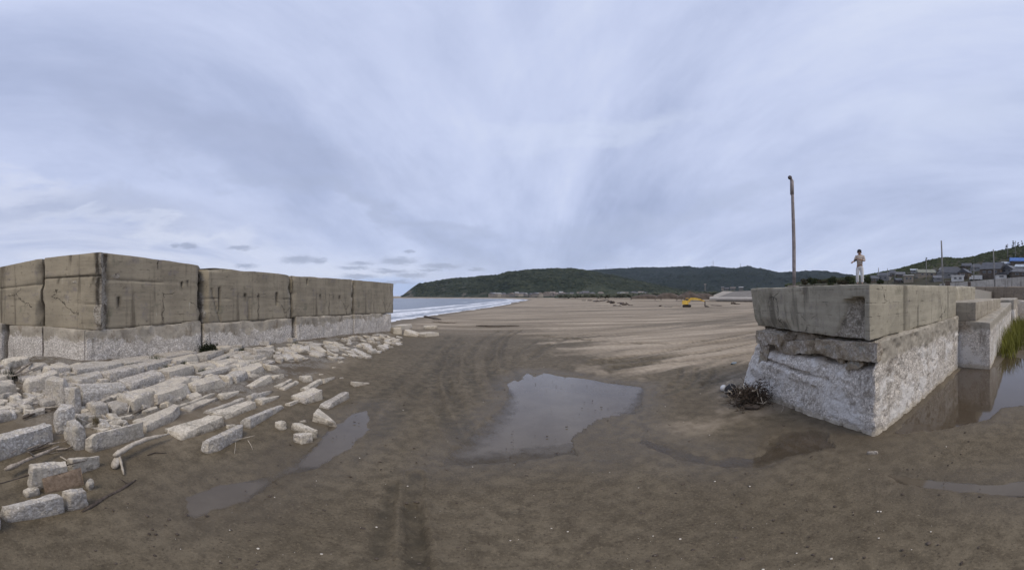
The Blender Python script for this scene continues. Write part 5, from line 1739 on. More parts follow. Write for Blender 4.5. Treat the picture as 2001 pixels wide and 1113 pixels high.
def weeds():
    L = [(254, 722, 17, 'low green weed on the coping slab left of the grassy gap'), (303, 711, 22, 'widest green tuft along the coping edge'), (290, 729, 11, 'small tuft below the widest green tuft'),
         (329, 724, 13, 'dark tuft at the right end of the scalloped step stone'), (357, 716, 16, 'yellow green tuft below and left of the dark shrub'), (322, 728, 12, 'tuft rooted beside the round shouldered step stone'),
         (395, 732, 14, 'mossy green tuft in front of the pale scoop shaped stone'), (354, 680, 16, 'weed at the wall foot left of the dark shrub'), (378, 672, 12, 'thin weed against the wall just left of the first joint'),
         (468, 689, 15, 'round weed in front of the short coping slab'), (458, 671, 12, 'weed clinging to the wall right of the first joint'), (518, 668, 11, 'little weed at the wall foot left of the open gap'),
         (582, 660, 12, 'green weed growing in the open wall gap'), (639, 651, 7, 'small upright weed under the second drain streak'), (616, 653, 6, 'tiny weed left of the small upright weed'),
         (576, 676, 10, 'weed in front of the longest coping slab'), (487, 714, 10, 'dark tuft between the slim curved rim and the fan of plates'), (442, 703, 9, 'tuft in the bend of the slim curved rim stone'),
         (560, 700, 8, 'moss in the hollow of the boxed stone'), (427, 712, 9, 'small tuft right of the rounded bolster stone')]
    for px, py, s, lb in L:
        tuft(px, py, s, lb)
    tuft(188, 832, 13, 'dry spiky weed in the hollow above the boxy grey stone', 70, DRYG, .16)
    for px, py, s, lb in [(20, 742, 26, 'dark weeds in the rubble near the left edge'), (12, 712, 18, 'grey weeds at the foot of the gap at the left edge'), (70, 720, 12, 'low weeds on the left rubble slabs')]:
        tuft(px, py, s, lb, 110, SHRUB)
    g = gp(406, 690)
    rg = np.random.default_rng(4)
    t = thing('shrub', 'dark round shrub growing by the first wall joint', 'shrub', g)
    mb = MB()
    P = []
    for i in range(26):
        d = rg.normal(size=3)
        d[2] = abs(d[2]) * 1.0 + .35
        d /= np.linalg.norm(d)
        tip = g + d * np.array((.34, .34, .36)) * rg.uniform(.7, 1.15)
        mb.tube(wobble(g + rg.normal(size=3) * .03 * np.array((1, 1, 0)), tip, 5, .02, rg), np.linspace(.008, .003, 5), 5)
        P += [g + (tip - g) * q + rg.normal(size=3) * .055 for q in rg.uniform(.35, 1.05, 52)]
    mb.build('stems', W_DARK, t)
    P = np.array(P)
    n = len(P)
    u_ = rg.normal(size=(n, 3))
    u_ /= np.linalg.norm(u_, axis=1)[:, None]
    v_ = np.cross(u_, rg.normal(size=(n, 3)))
    v_ /= np.linalg.norm(v_, axis=1)[:, None]
    s = (.014 + .016 * rg.random(n))[:, None]
    V = np.stack([P - u_ * s * 1.6, P + v_ * s * .6, P + u_ * s * 1.6, P - v_ * s * .6], 1).reshape(-1, 3)
    obj('foliage', V, np.arange(4 * n).reshape(-1, 4), SHRUB, t, None, False)
    # tall green reeds behind the pool at the right edge
    rg = np.random.default_rng(9)
    VV, FF, k = [], [], 0
    for i in range(150):
        x = rg.uniform(13.0, 26)
        y = rg.uniform(-2.2, .92 - .006 * x)
        V, F = blades(26, .35, .80 + .30 * rg.random(), .016, rg, .7, (x, y, -.02))
        VV.append(V)
        FF += [[q + k for q in f] for f in F]
        k += len(V)
    o = obj('reed_bed', np.concatenate(VV), FF, vegetation('reed_leaves', (.13, .135, .026), (.21, .205, .05), (.31, .285, .10), 2.5), None, (14, 0, 0), False)
    tag(o, 'patch of green reeds and grass beyond the pool at the right edge', 'reeds', kind='stuff')
    # boulders behind the reeds
    for i, (px, py, wd, h, d, lb) in enumerate([(1972, 618, 34, 22, 30, 'pale round boulder behind the reeds'), (1996, 612, 36, 26, 33, 'grey boulder behind the reeds at the picture edge'), (1965, 600, 24, 12, 36, 'dark boulder under the brown wall')]):
        a, b_ = at_d(px - wd / 2, py, d), at_d(px + wd / 2, py, d)
        hh = h / K * d
        dv = (b_ - a)[:2]
        nb = np.array((dv[1], -dv[0])) / np.linalg.norm(dv) * -1
        if np.dot(nb, a[:2]) < 0:
            nb = -nb
        c8 = box8(a, b_, nb * hh * 1.3, -.2, a[2] + hh)
        o = rough_box('boulder', c8, .14, STONE_VAR[[3, 1, 1][i]], None, tuple((a + b_) / 2 * np.array((1, 1, 0))), .16, .7, .5, 800 + i, None, .02)
        tag(o, lb, 'boulder', 'boulders behind the reeds')


weeds()


# ------------------------------------------------------------------ wrack bundle by the block
def wrack():
    rg = np.random.default_rng(21)
    dark = plain('dark_root', (.070, .050, .034), .8, .6, 14)
    rope = plain('pale_rope', (.42, .38, .32), .8, .25, 40)
    blackp = plain('black_rubber', (.022, .021, .022), .45, .4, 20)
    white = plain('white_float', (.72, .72, .70), .35, .12, 8)
    clear = plain('grey_bottle', (.40, .41, .39), .25, .25, 12)
    c = gp(1474, 792)
    t = thing('root_tangle', 'dark tangle of roots and seaweed washed against the pale block', 'wrack', c)
    mb = MB()
    for i in range(190):
        a = rg.normal(size=3) * np.array((.24, .16, .14)) + c + np.array((0, .10, .22))
        d = rg.normal(size=3)
        d[2] *= .7
        d /= np.linalg.norm(d)
        L = rg.uniform(.10, .26)
        p = wobble(a, a + d * L, 8, .05, rg)
        p[:, 2] = np.maximum(p[:, 2], c[2] + .005)
        mb.tube(p, np.linspace(rg.uniform(.006, .016), .003, 8), 5)
    tag(mb.build('roots', dark, t, None, True), kind='stuff')
    for i in range(14):
        a = rg.normal(size=3) * np.array((.26, .16, .10)) + c + np.array((-.05, .05, .26))
        d = rg.normal(size=3)
        d /= np.linalg.norm(d)
        MB().tube(wobble(a, a + d * rg.uniform(.08, .22), 5, .02, rg), np.linspace(.014, .006, 5), 6).build('bleached_root', W_PALE, t, None, True)
    n = 2600
    P = rg.normal(size=(n, 3)) * np.array((.21, .15, .13)) + c + np.array((0, .08, .20))
    P[:, 2] = np.maximum(P[:, 2], c[2] + .01)
    u_ = rg.normal(size=(n, 3))
    v_ = rg.normal(size=(n, 3))
    V = np.stack([P - u_ * .018, P + v_ * .007, P + u_ * .018, P - v_ * .007], 1).reshape(-1, 3)
    obj('seaweed', V, np.arange(4 * n).reshape(-1, 4), dark, t, None, False)
    # black float in a rope net, white end towards us
    c2 = gp(1432, 776)
    t2 = thing('fishing_float', 'black fishing float bound in pale rope beside the root tangle', 'fishing float', c2)
    mb = MB().sphere(c2 + np.array((.02, .08, .17)), .17, 16, 10, (1.05, .9, .95))
    mb.build('float_body', blackp, t2, None, True)
    cc = c2 + np.array((.02, .08, .17))
    mb = MB()
    for k in range(6):
        ax = rg.normal(size=3)
        ax /= np.linalg.norm(ax)
        u1 = np.cross(ax, (0, 0, 1.))
        u1 /= np.linalg.norm(u1)
        u2 = np.cross(ax, u1)
        th = np.linspace(0, 2 * PI * .8, 20) + rg.random() * 6
        p = cc + (.178 * (np.cos(th)[:, None] * u1 + np.sin(th)[:, None] * u2)) * np.array((1.05, .92, .97)) + ax * rg.uniform(-.05, .05)
        mb.tube(p, .006, 5)
    th = np.linspace(0, 2 * PI, 24)
    lp = np.stack([c2[0] - .02 + .11 * np.cos(th), c2[1] + .10 + .05 * np.sin(th), c2[2] + .37 + .03 * np.sin(th * 2)], 1)
    mb.tube(lp, .006, 5)
    mb.build('rope_net', rope, t2, None, True)
    c3 = gp(1414, 764)
    t3 = thing('buoy', 'white ball buoy with a greyish neck lying left of the black float', 'buoy', c3)
    MB().sphere(c3 + np.array((0, 0, .085)), .088, 18, 12).build('ball', white, t3, None, True)
    MB().tube([c3 + np.array((.03, .0, .06)), c3 + np.array((.10, -.03, .05)), c3 + np.array((.15, -.05, .045))], [.062, .058, .03], 12).build('neck', clear, t3, None, True)
    mb = MB()
    a = gp(1452, 798) + np.array((0, 0, .05))
    b_ = gp(1486, 800) + np.array((0, 0, .06))
    tt = np.linspace(0, 1, 12)[:, None]
    p = a * (1 - tt) + b_ * tt
    mb.tube(p, np.array([.03, .06, .075, .085, .09, .09, .085, .08, .08, .07, .05, .02]), 12, True, .8)
    o = mb.build('sunken_log', W_DARK, None, tuple(a), True)
    tag(o, 'short dark waterlogged log in front of the root tangle', 'driftwood')
    stick('curved pale root lying on the short dark log', [(1472, 786), (1478, 796), (1492, 797), (1500, 793)], .012, W_PALE, .08, name='driftwood_root', group='', seed=61, zadd=[.08, .03, .02, .03])
    stick('thin curved root hanging down the block right of the tangle', [(1530, 790), (1531, 798), (1526, 806)], .006, W_PALE, .0, name='driftwood_root', group='', seed=62)
    # small bits about it
    for px, py, r, lb, m in [(1433, 711, .10, 'crumpled blue grey plastic scrap on the sand left of the block', plain('blue_plastic', (.20, .25, .30), .4, .5, 14))]:
        c4 = gp(px, py)
        V = ICO_V * r * (1 + .7 * (rg.random((12, 1)) - .5)) * np.array((1.4, .9, .5)) + c4 + np.array((0, 0, .03))
        tag(obj('plastic_scrap', V, ICO_F.tolist(), m, None, tuple(c4), False), lb, 'litter')
    # shell bits over the wet sand: nobody could count them
    n = 260
    az_ = rg.uniform(-1.2, 1.35, n)
    d = 2.2 + 11 * rg.random(n) ** 1.6
    X, Y = d * np.sin(az_), d * np.cos(az_)
    keep = (mound(X, Y)[0] < .03) & (sdf(X, Y, [(4.6, 2), (12, 1), (12, 7), (5.3, 7)]) > .1)
    for p in PUDDLES.values():
        keep &= sdf(X, Y, p) > .05
    X, Y = X[keep], Y[keep]
    n = len(X)
    r = .003 + .010 * rg.random(n) ** 4
    V = ICO_V[None] * r[:, None, None] * np.array((1.2, 1, .6)) + np.stack([X, Y, .012 * np.ones(n)], 1)[:, None]
    F = (ICO_F[None] + 12 * np.arange(n)[:, None, None]).reshape(-1, 3)
    tag(obj('shell_bits', V.reshape(-1, 3), F, plain('shell', (.60, .55, .47), .5, .2, 50), None, (0, 3, 0)), 'scattered white shell bits and pebbles on the wet sand', 'shells', kind='stuff')
    # dark crumbs of bark
    n = 2600
    az_ = rg.uniform(-1.3, 1.45, n)
    d = 2.0 + 12 * rg.random(n) ** 1.4
    X, Y = d * np.sin(az_), d * np.cos(az_)
    keep = (mound(X, Y)[0] < .05) & (sdf(X, Y, [(4.6, 2), (12, 1), (12, 7), (5.3, 7)]) > .1)
    X, Y = X[keep], Y[keep]
    n = len(X)
    r = .003 + .013 * rg.random(n) ** 4
    V = ICO_V[None] * r[:, None, None] * (.5 + rg.random((n, 1, 3))) * np.array((1.6, 1.2, .6)) + np.stack([X, Y, .006 * np.ones(n)], 1)[:, None]
    F = (ICO_F[None] + 12 * np.arange(n)[:, None, None]).reshape(-1, 3)
    tag(obj('bark_crumbs', V.reshape(-1, 3), F, W_DARK, None, (0, 3, 0)), 'dark crumbs of bark and clods over the wet sand', 'debris', kind='stuff')


wrack()


# ------------------------------------------------------------------ the man on the quay
def skinned(joints, edges, radii, name, mat, parent, root=0, sub=2):
    me = bpy.data.meshes.new(name + '_skeleton')
    me.from_pydata([tuple(map(float, j)) for j in joints], edges, [])
    o = bpy.data.objects.new(name + '_skeleton', me)
    C.objects.link(o)
    md = o.modifiers.new('skin', 'SKIN')
    md.use_smooth_shade = True
    layer = me.skin_vertices[0].data if len(me.skin_vertices) else None
    if layer is None:
        bm = bmesh_skin(me)
        layer = me.skin_vertices[0].data
    for i, r in enumerate(radii):
        layer[i].radius = (r, r) if np.isscalar(r) else r
        layer[i].use_root = i == root
    sb = o.modifiers.new('sub', 'SUBSURF')
    sb.levels = sb.render_levels = sub
    dg = bpy.context.evaluated_depsgraph_get()
    ev = o.evaluated_get(dg)
    m2 = bpy.data.meshes.new_from_object(ev)
    V = np.array([v_.co[:] for v_ in m2.vertices])
    F = [list(p.vertices) for p in m2.polygons]
    bpy.data.objects.remove(o)
    bpy.data.meshes.remove(me)
    bpy.data.meshes.remove(m2)
    return obj(name, V, F, mat, parent, None, True)


def bmesh_skin(me):
    import bmesh
    bm = bmesh.new()
    bm.from_mesh(me)
    bm.verts.layers.skin.verify()
    bm.to_mesh(me)
    bm.free()


def man():
    foot = at_d(1680, 554, 15.5)
    foot[2] = 3.02
    a = azel(1680, 0)[0]
    rgt = np.array((math.cos(a), -math.sin(a), 0))          # to the picture's right
    fwd = -np.array((math.sin(a), math.cos(a), 0))          # towards the camera
    s = 1.68 / 1.75

    def J(x, y, z):                                            # x right in the picture, y towards the camera
        return foot + (rgt * x + fwd * y) * s + np.array((0, 0, z * s))
    t = thing('person', 'person in tan shirt and white trousers standing on the quay, arms raised', 'person', foot)
    skin = plain('skin', (.30, .19, .135), .6, .12, 8)
    shirt = plain('tan_shirt', (.42, .36, .315), .9, .2, 5)
    trousers = plain('white_trousers', (.62, .61, .60), .9, .12, 5)
    hair = plain('dark_hair', (.025, .025, .03), .7, .3, 30)
    shoe = plain('dark_shoes', (.10, .095, .09), .7, .3, 12)
    # body: pelvis, spine, neck, head, arms, legs as one surface
    jt = [J(.0, 0, .93), J(.0, .01, 1.10), J(.0, .0, 1.30), J(.0, .0, 1.45), J(-.01, .01, 1.52), J(-.02, .03, 1.60), J(-.02, .03, 1.70),
          J(-.17, .02, 1.42), J(-.245, .07, 1.20), J(-.29, .29, 1.14), J(-.31, .37, 1.12),
          J(.18, .02, 1.42), J(.24, .10, 1.20), J(.02, .31, 1.24), J(-.07, .34, 1.25),
          J(-.09, 0, .88), J(-.10, .03, .49), J(-.10, .0, .09), J(-.12, .15, .04),
          J(.09, 0, .88), J(.11, .02, .49), J(.12, -.02, .09), J(.13, .13, .04)]
    ed = [(0, 1), (1, 2), (2, 3), (3, 4), (4, 5), (5, 6), (3, 7), (7, 8), (8, 9), (9, 10), (3, 11), (11, 12), (12, 13), (13, 14), (0, 15), (15, 16), (16, 17), (17, 18), (0, 19), (19, 20), (20, 21), (21, 22)]
    rd = [.13, .125, .14, .11, .058, .092, .085, .055, .045, .036, .030, .055, .045, .036, .030, .085, .06, .042, .04, .085, .06, .042, .04]
    rd = [r * s for r in rd]
    skinned(jt, ed, rd, 'body', skin, t)
    # hands: palm and five bent fingers each, closed on the phone
    for nm, base, tip in (('hand', J(-.31, .37, 1.12), J(-.36, .43, 1.08)), ('hand', J(-.07, .34, 1.25), J(-.16, .35, 1.25))):
        d = tip - base
        L = np.linalg.norm(d)
        d /= L
        side = np.cross(d, (0, 0, 1.))
        side /= np.linalg.norm(side)
        up = np.cross(side, d)
        js, es, rs = [base, base + d * .05, base + d * .085], [(0, 1), (1, 2)], [.026, .032, .030]
        for k, (off, ln) in enumerate([(-.028, .065), (-.010, .075), (.009, .070), (.026, .055)]):
            i = len(js)
            p1 = base + d * .09 + up * off
            js += [p1, p1 + d * ln * .5 + side * .006, p1 + d * ln * .8 + side * .035]
            es += [(2, i), (i, i + 1), (i + 1, i + 2)]
            rs += [.010, .009, .008]
        i = len(js)
        js += [base + d * .04 + up * .035, base + d * .075 + up * .055 + side * .02]
        es += [(1, i), (i, i + 1)]
        rs += [.012, .009]
        skinned(js, es, rs, nm, skin, t, 0, 1)
    # clothing
    sj = [J(.0, 0, .97), J(.0, .01, 1.12), J(.0, .0, 1.30), J(.0, .0, 1.43), J(-.17, .02, 1.42), J(-.245, .07, 1.20), J(-.268, .18, 1.165), J(.18, .02, 1.42), J(.24, .10, 1.20), J(.13, .21, 1.22), J(.0, .0, 1.485)]
    skinned(sj, [(0, 1), (1, 2), (2, 3), (3, 4), (4, 5), (5, 6), (3, 7), (7, 8), (8, 9), (3, 10)], [q * s for q in (.165, .158, .165, .13, .078, .066, .058, .078, .066, .058, .075)], 'shirt', shirt, t)
    tj = [J(.0, 0, .96), J(.0, 0, .88), J(-.10, 0, .84), J(-.11, .03, .49), J(-.11, .0, .10), J(.10, 0, .84), J(.115, .02, .49), J(.125, -.02, .10)]
    skinned(tj, [(0, 1), (1, 2), (2, 3), (3, 4), (1, 5), (5, 6), (6, 7)], [q * s for q in (.155, .155, .115, .088, .080, .115, .088, .080)], 'trousers', trousers, t)
    MB().sphere(J(-.02, .015, 1.685), .108 * s, 16, 10, (1.0, 1.05, .95)).build('hair', hair, t, None, True)
    for ex in (-.055, .012):
        MB().sphere(J(ex, .122, 1.63), .012 * s, 8, 6).build('eye', hair, t, None, True)
    MB().tube([J(-.02, .115, 1.63), J(-.02, .145, 1.585), J(-.02, .115, 1.575)], [.010, .018, .010], 8).build('nose', skin, t, None, True)
    MB().tube([J(-.05, .108, 1.545), J(-.02, .118, 1.543), J(.01, .108, 1.545)], [.005, .009, .005], 8).build('mouth', plain('lips', (.22, .10, .08)), t, None, True)
    for sx in (-1, 1):
        MB().sphere(J(-.02 + sx * .10, .02, 1.61), .03 * s, 8, 6, (.5, .7, 1.1)).build('ear', skin, t, None, True)
    for x, y in ((-.11, .06), (.128, .04)):
        MB().sphere(J(x, y, .045), .05, 12, 8, (1.0, 1.0, .9)).sphere(J(x - .01, y + .08, .035), .048, 12, 8, (1, 1, .75)).build('shoe', shoe, t, None, True)
    ph = MB()
    ph.box(J(-.20, .38, 1.19), (.15, .012, .075), -a)
    tag(ph.build('phone', plain('phone_black', (.02, .02, .022), .3), None, tuple(J(-.20, .37, 1.21))), 'black phone held up by the person on the quay', 'phone')


man()


# ------------------------------------------------------------------ poles
def poles():
    galv = plain('rusty_galvanised_pole', (.235, .205, .20), .7, .3, 3)
    galv2 = plain('grey_pole', (.21, .205, .20), .75, .2, 3)
    lampm = plain('burnt_lamp', (.10, .085, .085), .7, .4, 20)
    base = at_d(1550, 556, 18.2)
    base[2] = 3.02
    t = thing('lamp_post', 'tall bent lamp post with a dark broken head standing behind the block', 'lamp post', base)
    pts = np.array([at_d(px, py, 18.2) for px, py in [(1552, 557), (1551.6, 520), (1551.4, 480), (1550.5, 440), (1549.3, 405), (1548.5, 380), (1548.2, 368)]])
    pts[0][2] = base[2]
    MB().tube(pts, [.085, .105, .105, .10, .092, .085, .085], 12).build('pole', galv, t, None, True)
    up = np.array([at_d(px, py, 18.2) for px, py in [(1547.9, 380), (1547.6, 368), (1547.4, 354), (1546.0, 349)]])
    MB().tube(up, [.11, .112, .105, .06], 12).build('sleeve', galv, t, None, True)
    MB().tube([at_d(1547.5, 353, 18.2), at_d(1545.2, 350, 18.15), at_d(1543.4, 348.5, 18.1)], [.05, .05, .04], 8).build('bracket', lampm, t, None, True)
    MB().sphere(at_d(1543.6, 346.8, 18.1), .115, 12, 8, (1.1, 1.0, 1.15)).build('lamp_head', lampm, t, None, True)
    MB().tube([base + np.array((0, 0, 0)), base + np.array((0, 0, .04))], .32, 16).build('base_plate', plain('plate', (.34, .31, .27), .8), t)
    for px, top, d, r, z0, lb in [(1841, 470, 30, .085, 3.0, 'dark thin pole rising behind the right half of the block'), (1942.5, 487, 46, .09, 3.0, 'thin grey pole in front of the pale parapet at right')]:
        b0, tp = at_d(px + 2, 556, d), at_d(px - 1.5, top, d)
        b0[2] = z0
        o = MB().tube([b0, b0 * .4 + tp * .6, tp], [r, r * .92, r * .8], 10).build('pole', galv2, None, tuple(b0), True)
        tag(o, lb, 'pole')
    # wooden power poles of the village
    for px, top, bot, d, lb in [(1716.8, 523, 548, 150, 'utility pole above the dark roofs left of the village'), (1734.2, 524, 545, 175, 'small utility pole right of the first one'), (1749, 525, 545, 190, 'faint utility pole between the roofs'),
                                (1810, 505, 545, 150, 'utility pole in front of the wooded slope'), (1903, 517, 540, 130, 'utility pole by the large roof'), (1984, 470, 497, 205, 'utility pole high on the slope at right'), (1969, 476, 500, 215, 'utility pole on the skyline left of the tall pine')]:
        b0, tp = at_d(px, bot, d), at_d(px, top, d)
        t = thing('utility_pole', lb, 'utility pole', b0, 'utility poles in the village')
        b0 = b0 - np.array((0, 0, 2.5))
        MB().tube([b0, tp], [.22, .15], 8).build('pole', galv2, t, None, True)
        cr = MB().box(tp - np.array((0, 0, .9)), (1.6, .12, .12), .6)
        cr.box(tp - np.array((0, 0, 1.7)), (1.2, .12, .12), .6)
        cr.build('crossarm', galv2, t)


poles()


# ------------------------------------------------------------------ excavator on the beach
def excavator():
    yel = plain('yellow_paint', (.60, .40, .075), .55, .25, 2)
    yel2 = plain('orange_paint', (.52, .31, .055), .55, .25, 2)
    blk = plain('track_black', (.025, .022, .020), .8, .4, 3)
    glass = plain('cab_glass', (.05, .065, .07), .15, .2, 2, .6)
    bk = plain('bucket_steel', (.10, .085, .075), .6, .3, 3)
    a, _ = azel(1357, 0)
    g = gp(1342, 600)
    d = math.hypot(g[0], g[1])
    u_ = d / K                                              # metres per photo pixel here
    org = np.array(g)
    rgt = np.array((math.cos(a), -math.sin(a), 0))
    dep = np.array((math.sin(a), math.cos(a), 0))
    rz = -a

    def Q(px, py, dy=0):
        return org + rgt * ((px - 1342) * u_) + dep * dy + np.array((0, 0, (600 - py) * u_))
    t = thing('excavator', 'yellow excavator working on the beach with its arm lowered to the right', 'excavator', org)
    for dy in (-.85, .85):
        m = MB()
        P = [Q(1333.5, 597.6, dy), Q(1335, 595.2, dy), Q(1349, 595.2, dy), Q(1351, 597.6, dy), Q(1349, 600, dy), Q(1335, 600, dy)]
        w_ = dep * .28
        V = [p - w_ for p in P] + [p + w_ for p in P]
        F = [tuple(range(6))[::-1], tuple(range(6, 12))] + [(i, (i + 1) % 6, (i + 1) % 6 + 6, i + 6) for i in range(6)]
        m.add(V, F).build('track', blk, t)
    MB().box(Q(1342, 594.6), (7 * u_, 1.3, .5 * u_ * 2), rz).build('turntable', blk, t)
    m = MB().box(Q(1339.6, 590.4), (12.0 * u_, 2.3, 8 * u_), rz, .93)
    m.build('body', yel, t)
    MB().box(Q(1334.4, 590.2), (2.4 * u_, 2.2, 6.4 * u_), rz, .85).build('counterweight', yel, t)
    c = MB().box(Q(1342.6, 584.8, -.55), (6.2 * u_, 1.05, 5.4 * u_), rz, .86)
    cab = c.build('cab', yel2, t)
    MB().box(Q(1342.6, 585.0, -1.05), (4.6 * u_, .12, 3.2 * u_), rz).build('side_window', glass, cab)
    MB().box(Q(1345.6, 585.0, -.55), (.5 * u_, .85, 3.4 * u_), rz).build('front_window', glass, cab)
    MB().box(Q(1338, 584.6, .4), (4 * u_, .9, 3.0 * u_), rz).build('engine_cover', plain('grey_cover', (.09, .08, .075), .6), t)

    def bar(name, pts, hs, wd, mat):
        V, F = [], []
        P = [np.array(p) for p in pts]
        n = len(P)
        for i, p in enumerate(P):
            T = P[min(i + 1, n - 1)] - P[max(i - 1, 0)]
            T /= np.linalg.norm(T)
            nrm = np.cross(T, dep)
            nrm /= np.linalg.norm(nrm)
            for sa, sb in ((1, -1), (1, 1), (-1, 1), (-1, -1)):
                V.append(p + nrm * hs[i] * .5 * sa + dep * wd * .5 * sb)
        for i in range(n - 1):
            for k in range(4):
                F.append((i * 4 + k, i * 4 + (k + 1) % 4, (i + 1) * 4 + (k + 1) % 4, (i + 1) * 4 + k))
        F += [(3, 2, 1, 0), tuple(4 * (n - 1) + k for k in range(4))]
        return MB().add(V, F).build(name, mat, t)
    bar('boom', [Q(1345.5, 590), Q(1347.5, 585.2), Q(1351, 583.6), Q(1360, 583.8), Q(1369.5, 585.2)], [.9, 4.4 * u_, 5.0 * u_, 4.2 * u_, 3.2 * u_], .42, yel)
    bar('arm', [Q(1363, 583.9, .02), Q(1370, 585.9, .02), Q(1377.6, 588.6, .02)], [2.6 * u_, 3.0 * u_, 1.6 * u_], .34, yel2)
    bar('bucket_link', [Q(1377.4, 588.4), Q(1377.8, 596)], [2.2 * u_, 2.0 * u_], .5, bk)
    P = [(1376.6, 594.5), (1380, 596.5), (1386.3, 598.4), (1385, 600.4), (1378, 600.2), (1376.2, 597)]
    w_ = dep * .5
    V = [Q(*p) - w_ for p in P] + [Q(*p) + w_ for p in P]
    MB().add(V, [tuple(range(6))[::-1], tuple(range(6, 12))] + [(i, (i + 1) % 6, (i + 1) % 6 + 6, i + 6) for i in range(6)]).build('bucket', bk, t)
    MB().tube([Q(1348, 590.5), Q(1354, 585)], .10, 8).build('boom_ram', plain('ram_steel', (.4, .4, .4), .3, .1, 2, .5), t)


excavator()


# ------------------------------------------------------------------ wind turbines on the ridge
def turbines():
    wh = plain('turbine_white', (.42, .45, .50), .5, .05, .2)
    for px, base, hub, bl, d, ph, lb in [(1393.5, 521, 512, 5.2, 2450, .3, 'taller wind turbine on the left knoll of the ridge'), (1447, 524, 515.5, 4.8, 2600, 1.2, 'wind turbine on the right knoll of the ridge'),
                                         (1184, 528, 520.5, 2.4, 2600, .1, 'left of two tiny faint turbines over the middle of the ridge'), (1194, 528, 522, 2.2, 2700, .8, 'right of two tiny faint turbines over the middle of the ridge'), (1227, 526, 520.5, 2.0, 2700, .5, 'tiny turbine alone just right of the faint pair')]:
        b0, h = at_d(px, base + 3, d), at_d(px, hub, d)
        t = thing('wind_turbine', lb, 'wind turbine', b0, 'wind turbines on the ridge')
        MB().tube([b0, h], [2.4, 1.5], 8).build('tower', wh, t, None, True)
        MB().sphere(h, 2.6, 8, 6).build('nacelle', wh, t, None, True)
        a = azel(px, 0)[0]
        r = np.array((math.cos(a), -math.sin(a), 0))
        L = bl / K * d
        for k in range(3):
            q = ph + k * 2 * PI / 3
            e = h + r * math.sin(q) * L + np.array((0, 0, math.cos(q) * L))
            MB().tube([h, h * .7 + e * .3, e], [1.3, 1.5, .4], 6, True, .4).build('blade', wh, t, None, True)


turbines()


# ------------------------------------------------------------------ the village and the far shore
def on_hill(px, py):
    i = int(np.clip(np.searchsorted(HILL_PX, px), 1, len(HILL_PX) - 1))
    col = HILL_P[i][:40]
    d = np.hypot(col[:, 0], col[:, 1])
    e = HY - np.arctan2(col[:, 2] - H, d) * K
    k = np.argmax(e <= py) if (e <= py).any() else 39
    return at_d(px, py, d[k])


def house(name, label, p, w_, dp, hw, hr, rz, wall, roof, cat='house', group='houses of the village', kind='gable', windows=2, glass=None, eave=.35, door=None):
    t = thing(name, label, cat, p, group)
    ca, sa = math.cos(rz), math.sin(rz)
    R = lambda x, y, z: np.array((p[0] + x * ca - y * sa, p[1] + x * sa + y * ca, p[2] + z))
    MB().box(R(0, 0, hw / 2 - 1.0), (w_, dp, hw + 2.0), rz).build('wall', wall, t)
    X, Y = w_ / 2 + eave, dp / 2 + eave
    th = .22
    if kind == 'gable':
        V = [R(-X, -Y, hw - .1), R(X, -Y, hw - .1), R(X, Y, hw - .1), R(-X, Y, hw - .1), R(-X, 0, hw + hr), R(X, 0, hw + hr)]
        F = [(0, 1, 5, 4), (2, 3, 4, 5), (0, 4, 3), (1, 2, 5), (3, 2, 1, 0)]
    elif kind == 'hip':
        q = min(X * .55, Y)
        V = [R(-X, -Y, hw - .1), R(X, -Y, hw - .1), R(X, Y, hw - .1), R(-X, Y, hw - .1), R(-X + q, 0, hw + hr), R(X - q, 0, hw + hr)]
        F = [(0, 1, 5, 4), (2, 3, 4, 5), (0, 4, 3), (1, 2, 5), (3, 2, 1, 0)]
    elif kind == 'front':                                 # gable end towards us
        V = [R(-X, -Y, hw - .1), R(X, -Y, hw - .1), R(X, Y, hw - .1), R(-X, Y, hw - .1), R(0, -Y, hw + hr), R(0, Y, hw + hr)]
        F = [(0, 1, 4), (1, 2, 5, 4), (2, 3, 5), (3, 0, 4, 5), (3, 2, 1, 0)]
    else:                                                  # flat
        V = [R(-X, -Y, hw), R(X, -Y, hw), R(X, Y, hw), R(-X, Y, hw), R(-X, -Y, hw + hr), R(X, -Y, hw + hr), R(X, Y, hw + hr), R(-X, Y, hw + hr)]
        F = [(3, 2, 1, 0), (4, 5, 6, 7), (0, 1, 5, 4), (1, 2, 6, 5), (2, 3, 7, 6), (3, 0, 4, 7)]
    MB().add(V, F).build('roof', roof, t)
    if kind == 'front':                                   # closed gable under the roof
        MB().add([R(-w_ / 2, -dp / 2 - .02, hw - .15), R(w_ / 2, -dp / 2 - .02, hw - .15), R(0, -dp / 2 - .02, hw + hr * .88)], [(0, 1, 2)]).build('gable_wall', wall, t)
    for i in range(windows):
        x = (-.5 + (i + .5) / windows) * w_ * .8
        f = MB().box(R(x, -dp / 2 - .05, hw * .55), (w_ * .8 / windows * .55, .14, hw * .34), rz).build('window', WIN_FRAME, t)
        MB().box(R(x, -dp / 2 - .13, hw * .55), (w_ * .8 / windows * .46, .05, hw * .26), rz).build('pane', WIN_GLASS, f)
    return t


WIN_FRAME = plain('window_frame', (.30, .29, .28), .6, .1)
WIN_GLASS = plain('window_glass', (.035, .04, .045), .12, .2, 2, .6)


